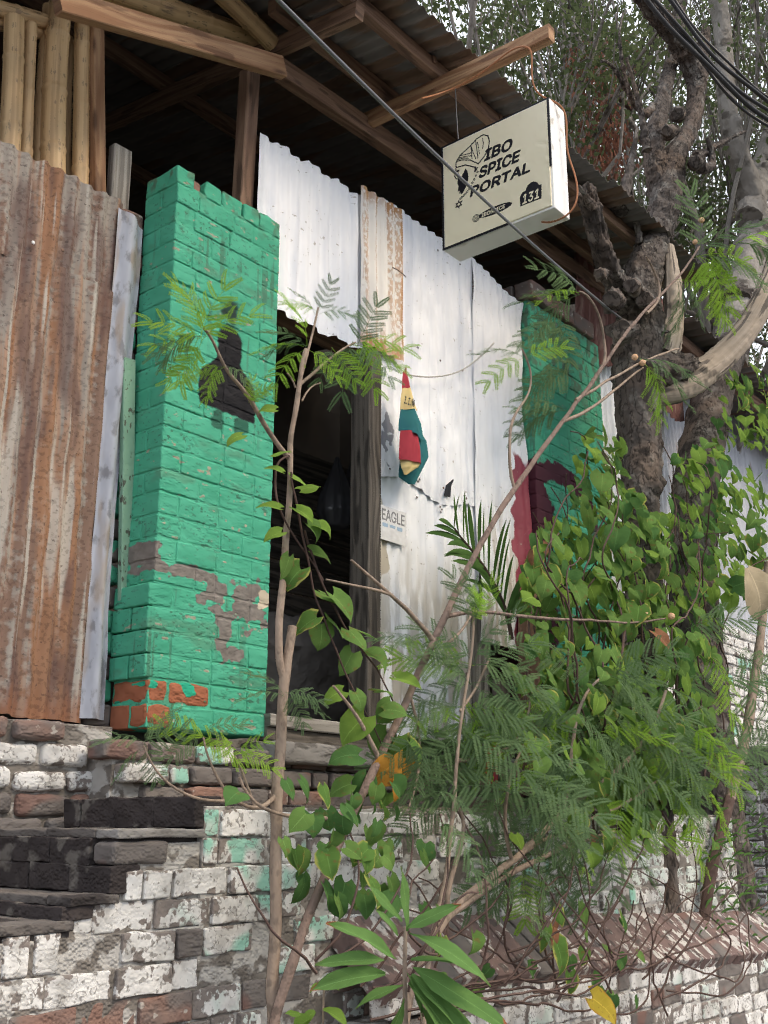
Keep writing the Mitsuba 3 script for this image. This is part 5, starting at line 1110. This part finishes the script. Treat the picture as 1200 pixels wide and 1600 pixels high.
for (x, y, a, px) in ((630, 1185, 250, 48), (612, 1195, 220, 44), (622, 1218, 280, 34)):
    r_ = math.radians(a); p = at(x, y, YA - 0.08); put_leaf(tv, p, image_dir(math.cos(r_), -math.sin(r_), 0.3), np.array([0.1, -0.9, 0.4]), metres(px * 1.2, p), 'heart', 'leaf_orange', label='orange withering leaf')
lv = thing('low_vine', 'tangle of thin brown vine stems with sparse leaves at the foot of the wall', 'vine')
lvs = []
for k in range(34):
    x, y = rng.uniform(470, 1080), rng.uniform(1490, 1580); Yk = rng.uniform(-1.25, -0.98)
    x2 = x + rng.normal(40, 110); y2 = rng.uniform(1230, 1400); xm, ym = (x + x2) / 2 + rng.normal(0, 50), (y + y2) / 2 + rng.uniform(0, 60)
    lvs.append(stem([at(x, y, Yk), at(xm, ym, Yk - 0.05), at(x2, y2, Yk + rng.uniform(0, 0.15))], 0.0045, 0.0025, 0.04, 5, 0.03, k))
for k in range(6):
    x = rng.uniform(560, 760); y = rng.uniform(1500, 1600); Yk = rng.uniform(-1.3, -1.05)
    lvs.append(stem([at(x, y, Yk), at(x + 120, y - 10 + rng.normal(0, 10), Yk - 0.05), at(x + 260, y - rng.uniform(10, 60), Yk), at(x + 340, y - rng.uniform(80, 220), Yk + 0.1)], 0.005, 0.003, 0.05, 5, 0.03, 90 + k))
mm, uv = joined(lvs); put('stem', mm, 'vine_stem', lv, smooth=True)
for k in range(120):
    if k < 60: x, y = rng.normal(560, 60), rng.uniform(1215, 1420)
    else: x, y = rng.uniform(640, 1000), rng.uniform(1380, 1560)
    if k >= 60 and rng.random() < 0.45: continue
    d, u = drooping(0.7, 0.4, 1.0); p = at(x, y, rng.uniform(-1.2, -0.98)); q = rng.random()
    put_leaf(lv, p, d, u, rng.uniform(0.05, 0.088), 'heart', 'leaf_deep' if q < 0.42 else 'leaf_green' if q < 0.85 else 'leaf_edged')
for k in range(150):
    x, y = rng.uniform(790, 1120), rng.uniform(985, 1330)
    if y > 1230 and rng.random() < 0.5: continue
    d, u = drooping(0.7, 0.5, 0.9); p = at(x, y, rng.uniform(-1.30, -1.12)); q = rng.random()
    put_leaf(lv, p, d, u, rng.uniform(0.06, 0.10), 'heart', 'leaf_lime' if q < 0.3 else 'leaf_green' if q < 0.85 else 'leaf_edged')
for x, y, a, px in ((925, 1560, 330, 62), (870, 1475, 290, 58), (855, 1450, 260, 40)):
    r_ = math.radians(a); p = at(x, y, -1.25); put_leaf(lv, p, image_dir(math.cos(r_), -math.sin(r_), 0.2), np.array([0, -0.9, 0.45]), metres(px, p), 'heart', 'leaf_yellow' if x > 900 else 'leaf_edged', label='yellow heart leaf hanging low' if x > 900 else None)
for x, y in ((905, 1290), (925, 1300), (870, 1430), (868, 1450), (835, 860), (850, 845), (828, 925)):
    p = at(x, y, -1.1 if y > 1000 else -0.9); d, u = drooping(0.3, 0.2, 1.2); put_leaf(lv if y > 1000 else vine, p, d, u, 0.085, 'oval', 'leaf_dry', label='dry brown shrivelled leaf')

# ---- broad lance-leaved plant in the foreground
lp_ = thing('lance_leaved_plant', 'young plant with long lance leaves, some with burnt red tips, at the bottom centre', 'plant')
YL = -1.55
woody(lp_, [(640, 1680), (636, 1600), (634, 1500), (634, 1450)], 9, 6, YL, 'stem', seed=51, to_ground=True)
for x, y, a, px, m_, tw in ((636, 1455, 92, 82, 'leaf_lance', -0.2), (628, 1440, 130, 68, 'leaf_lance', 0.0), (622, 1462, 120, 46, 'leaf_lance', 0.1), (636, 1450, 30, 80, 'leaf_lance_burnt', 0.2), (640, 1458, 350, 128, 'leaf_lance', 0.6), (618, 1498, 140, 112, 'leaf_lance_burnt', 0.3), (600, 1500, 175, 92, 'leaf_lance', 0.2),
        (602, 1522, 176, 106, 'leaf_lance_burnt', 0.4), (642, 1500, 5, 98, 'leaf_lance', 0.2), (645, 1512, 340, 150, 'leaf_lance_burnt', 0.5), (642, 1524, 325, 140, 'leaf_lance', 0.5), (640, 1534, 318, 155, 'leaf_lance', 0.6), (630, 1540, 190, 70, 'leaf_lance', 0.3), (632, 1560, 250, 74, 'leaf_lance', 0.3), (636, 1520, 300, 64, 'leaf_lance', 0.2), (650, 1560, 300, 78, 'leaf_lance', 0.4), (655, 1545, 330, 110, 'leaf_lance_burnt', 0.4)):
    r_ = math.radians(a); p = at(x, y, YL - 0.02); put_leaf(lp_, p, image_dir(math.cos(r_), -math.sin(r_), tw), np.array([0.0, -0.75, 0.65]) + rng.normal(0, 0.2, 3), metres(px * 1.18, p), 'lance', m_)
sp_ = thing('seedling', 'small bright green seedling with rounded leaves at the bottom edge', 'plant')
woody(sp_, [(505, 1640), (506, 1580), (508, 1540)], 5, 3, -1.35, 'stem', seed=54, to_ground=True)
for x, y, a, px in ((503, 1545, 160, 24), (512, 1545, 30, 22), (505, 1578, 345, 48), (492, 1580, 210, 34), (484, 1592, 200, 40), (470, 1585, 160, 26)):
    r_ = math.radians(a); p = at(x, y, -1.36); put_leaf(sp_, p, image_dir(math.cos(r_), -math.sin(r_), 0.3), np.array([0, -0.5, 0.9]), metres(px, p), 'oval', 'leaf_lime')

# ---- palm frond and leaves against the white sheet
pf = thing('palm_seedling', 'small palm with a split green frond against the white sheet', 'palm')
YP = -0.30
woody(pf, [(800, 1000), (785, 940), (760, 890), (728, 850), (710, 825)], 7, 3, YP, 'midrib', 'vine_stem', seed=61)
def blade(p, d, L, w, nrm):
    d, s, t = frame(d, nrm); n = 6; V = []
    for q in np.linspace(0, 1, n):
        ww = w * math.sin(math.pi * min(1, 0.12 + 0.88 * q)) ** 0.8 * 0.5 + 0.0005; c = p + d * L * q - np.array([0, 0, 1]) * L * 0.25 * q * q
        V += [c - s * ww - t * ww * 0.35, c, c + s * ww - t * ww * 0.35]
    return trimesh.Trimesh(np.array(V), grid_faces(n, 3), process=False)
rib = spline(ats([(800, 1000), (785, 940), (760, 890), (728, 850), (710, 825)], YP), 30)
for k in range(3, 30, 2):
    t_ = rib[min(k + 1, 29)] - rib[k - 1]; t_ /= np.linalg.norm(t_)
    for s in (-1, 1):
        d = t_ * 1.0 + s * np.array([0.65, 0, 0.40]) * 0.8 + np.array([0, -0.25, 0]) + rng.normal(0, 0.10, 3); L = (0.40 * math.sin(math.pi * (0.15 + 0.75 * k / 30)) + 0.08) * rng.uniform(0.85, 1.1)
        put('leaflet', blade(rib[k], d, L, 0.034, (rng.normal(0, 0.3), -1, 0.3)), 'palm_green', pf, smooth=True)

# ---- thorny weeds at the right foot, dry leaf at the right edge
wd = thing('pole', 'thin bare stick standing among the leaves at the right edge', 'pole')
woody(wd, [(1140, 1250), (1165, 1150), (1180, 1060), (1192, 960), (1200, 880)], 17, 12, -0.75, 'stem', 'sapling_bark', seed=71)
woody(wd, [(1100, 1440), (1118, 1330), (1140, 1250)], 18, 17, -0.75, 'stem', 'vine_stem', seed=72)
weeds, weeds_l = [], []
for k in range(330):
    x, y = rng.uniform(1085, 1215), rng.uniform(1240, 1480)
    if y < 1300 and x < 1120: continue
    p = at(x, y, rng.uniform(-0.95, -0.55)); a = rng.uniform(0, 6.28); d = np.array([math.cos(a), -0.5 * rng.random(), abs(math.sin(a)) * 0.8 - 0.25])
    (weeds if rng.random() < 0.75 else weeds_l).append(feather_small(p, d) if False else blade(p, d, rng.uniform(0.05, 0.13), 0.012, (0, -1, 0.4)))
single('weeds', cat(weeds + weeds_l), 'palm_green', 'small green weeds growing from the wall foot at the lower right', 'weeds', kind='stuff', smooth=True)
p = at(1205, 960, -1.2); single('dry_bract', leaf('oval', 'leaf_beige'), None, 'large dry beige leaf hanging in at the right edge', 'leaf', to_world=place(at(1168, 888, -1.2), image_dir(0.45, 0.85, 0.1), (-0.5, -0.8, 0.2), metres(100, p)))

# ---- background trees: many pale upright twigs and small leaves with gaps of sky
def crown_tree(label, bx, by, dist, height, spread, seed, leaves_n):
    g = np.random.default_rng(seed); t = thing('background_tree', label, 'tree', None)
    c = far_at(bx, by, dist); base = np.array([c[0], c[1], 0.0]); H = height
    tubes, tips, mains = [], [], []
    fork = base + [0, 0, 3.2]
    mm, uv = limb([base, base + [0.05, 0.03, 1.6], fork], [0.24, 0.2, 0.2], 14, 0.12, 0.12, seed, 3); put('trunk', mm, 'pale_bark', t, smooth=True, uv=uv)
    def grow(p, d, L, r, lev):
        n = 5; pts = [p]; q = p.copy(); dd = d.copy()
        for _ in range(n):
            dd = dd + g.normal(0, 0.10, 3) + [0, 0, 0.05]; dd /= np.linalg.norm(dd); q = q + dd * L / n; pts.append(q)
        (mains if lev == 0 else tubes).append(tube(spline(pts, 10 if lev < 2 else 6), np.linspace(r, r * 0.6, 10 if lev < 2 else 6), 8 if lev == 0 else 5 if lev < 3 else 4, False))
        if lev >= 2: tips.extend(spline(pts, 8)[2:])
        if lev < 3:
            for _ in range([5, 4, 4][lev]):
                k = g.integers(2, n + 1); a = dd + g.normal(0, 0.42, 3) * [1, 1, 0.7] + [0, 0, 0.12]; a /= np.linalg.norm(a)
                grow(pts[k], a, L * g.uniform(0.55, 0.8), r * 0.48, lev + 1)
    for k in range(4):
        a = np.array([g.normal(0, spread), g.normal(0, spread * 0.6), 1.0]); a /= np.linalg.norm(a); grow(fork, a, H * 0.42, 0.075, 0)
    for m_ in mains: put('limb', m_[0], 'pale_bark', t, smooth=True)
    put('branches', cat([m_[0] for m_ in tubes]), 'pale_bark', t, smooth=True)
    tips = np.array(tips); N = leaves_n
    P = tips[g.integers(0, len(tips), N)] + g.normal(0, 0.18, (N, 3))
    keep = meshkit.fbm(P * 1.5 + seed, 2) > 0.54; P = P[keep]; N = len(P)
    a = g.normal(size=(N, 3)); a[:, 2] -= 0.3; a /= np.linalg.norm(a, axis=1, keepdims=True); b = np.cross(a, g.normal(size=(N, 3))); b /= np.linalg.norm(b, axis=1, keepdims=True)
    L = g.uniform(0.045, 0.085, (N, 1)); V = np.stack([P, P + a * L * 0.5 + b * L * 0.30, P + a * L, P + a * L * 0.5 - b * L * 0.30], 1).reshape(-1, 3)
    i = np.arange(N)[:, None] * 4; F = np.vstack([i + [0, 1, 2], i + [0, 2, 3]])
    put('crown', trimesh.Trimesh(V, F, process=False), 'crown_leaf', t, kind='stuff'); return len(P)
for lab_, x, y, dist, h, sp, sd in (('tall tree directly behind the eave of the roof, left of the hanging dead leaves', 740, 480, 11.0, 9.5, 0.22, 301), ('tall small-leaved tree behind the gnarled trunk, its twigs pale', 930, 480, 13.0, 11.5, 0.24, 302),
        ('tall small-leaved tree at the upper right edge behind the cables', 1130, 480, 12.0, 10.5, 0.26, 303), ('tall tree partly outside the right edge behind the grey building', 1320, 520, 13.0, 10.5, 0.28, 304), ('tall tree behind the roof, seen above the corrugated eave', 600, 500, 13.5, 11.0, 0.25, 305), ('distant tree filling the gap between the two trunks', 1050, 420, 17.0, 12.0, 0.30, 306)):
    crown_tree(lab_, x, y, dist, h, sp, sd, 40000)
db = thing('dead_branch', 'hanging cluster of dry red-brown leaves to the left of the gnarled tree', 'branch')
woody(db, [(985, 170), (955, 150), (930, 190), (915, 240)], 9, 4, 0.6, 'twig', 'vine_stem', seed=81); woody(db, [(950, 60), (945, 130), (960, 220), (955, 280)], 7, 3, 0.6, 'twig', 'vine_stem', seed=82); woody(db, [(900, 330), (935, 230), (950, 150)], 9, 4, 0.6, 'twig', 'vine_stem', seed=83)
ms = []
for k in range(900):
    u = rng.normal(0, 1, 2); x, y = (950 + 24 * u[0], 225 + 36 * u[1]) if k < 560 else (925 + 26 * u[0], 120 + 40 * u[1])
    if not (885 < x < 1000 and 60 < y < 285): continue
    p = at(x, y, rng.normal(0.6, 0.12)); ms.append(blade(p, np.array([rng.normal(0, 0.5), rng.normal(0, 0.5), -1.0]), rng.uniform(0.035, 0.07), 0.028, rng.normal(0, 1, 3)))
put('dry_leaves', cat(ms), 'crown_dry', db, smooth=True, kind='stuff')
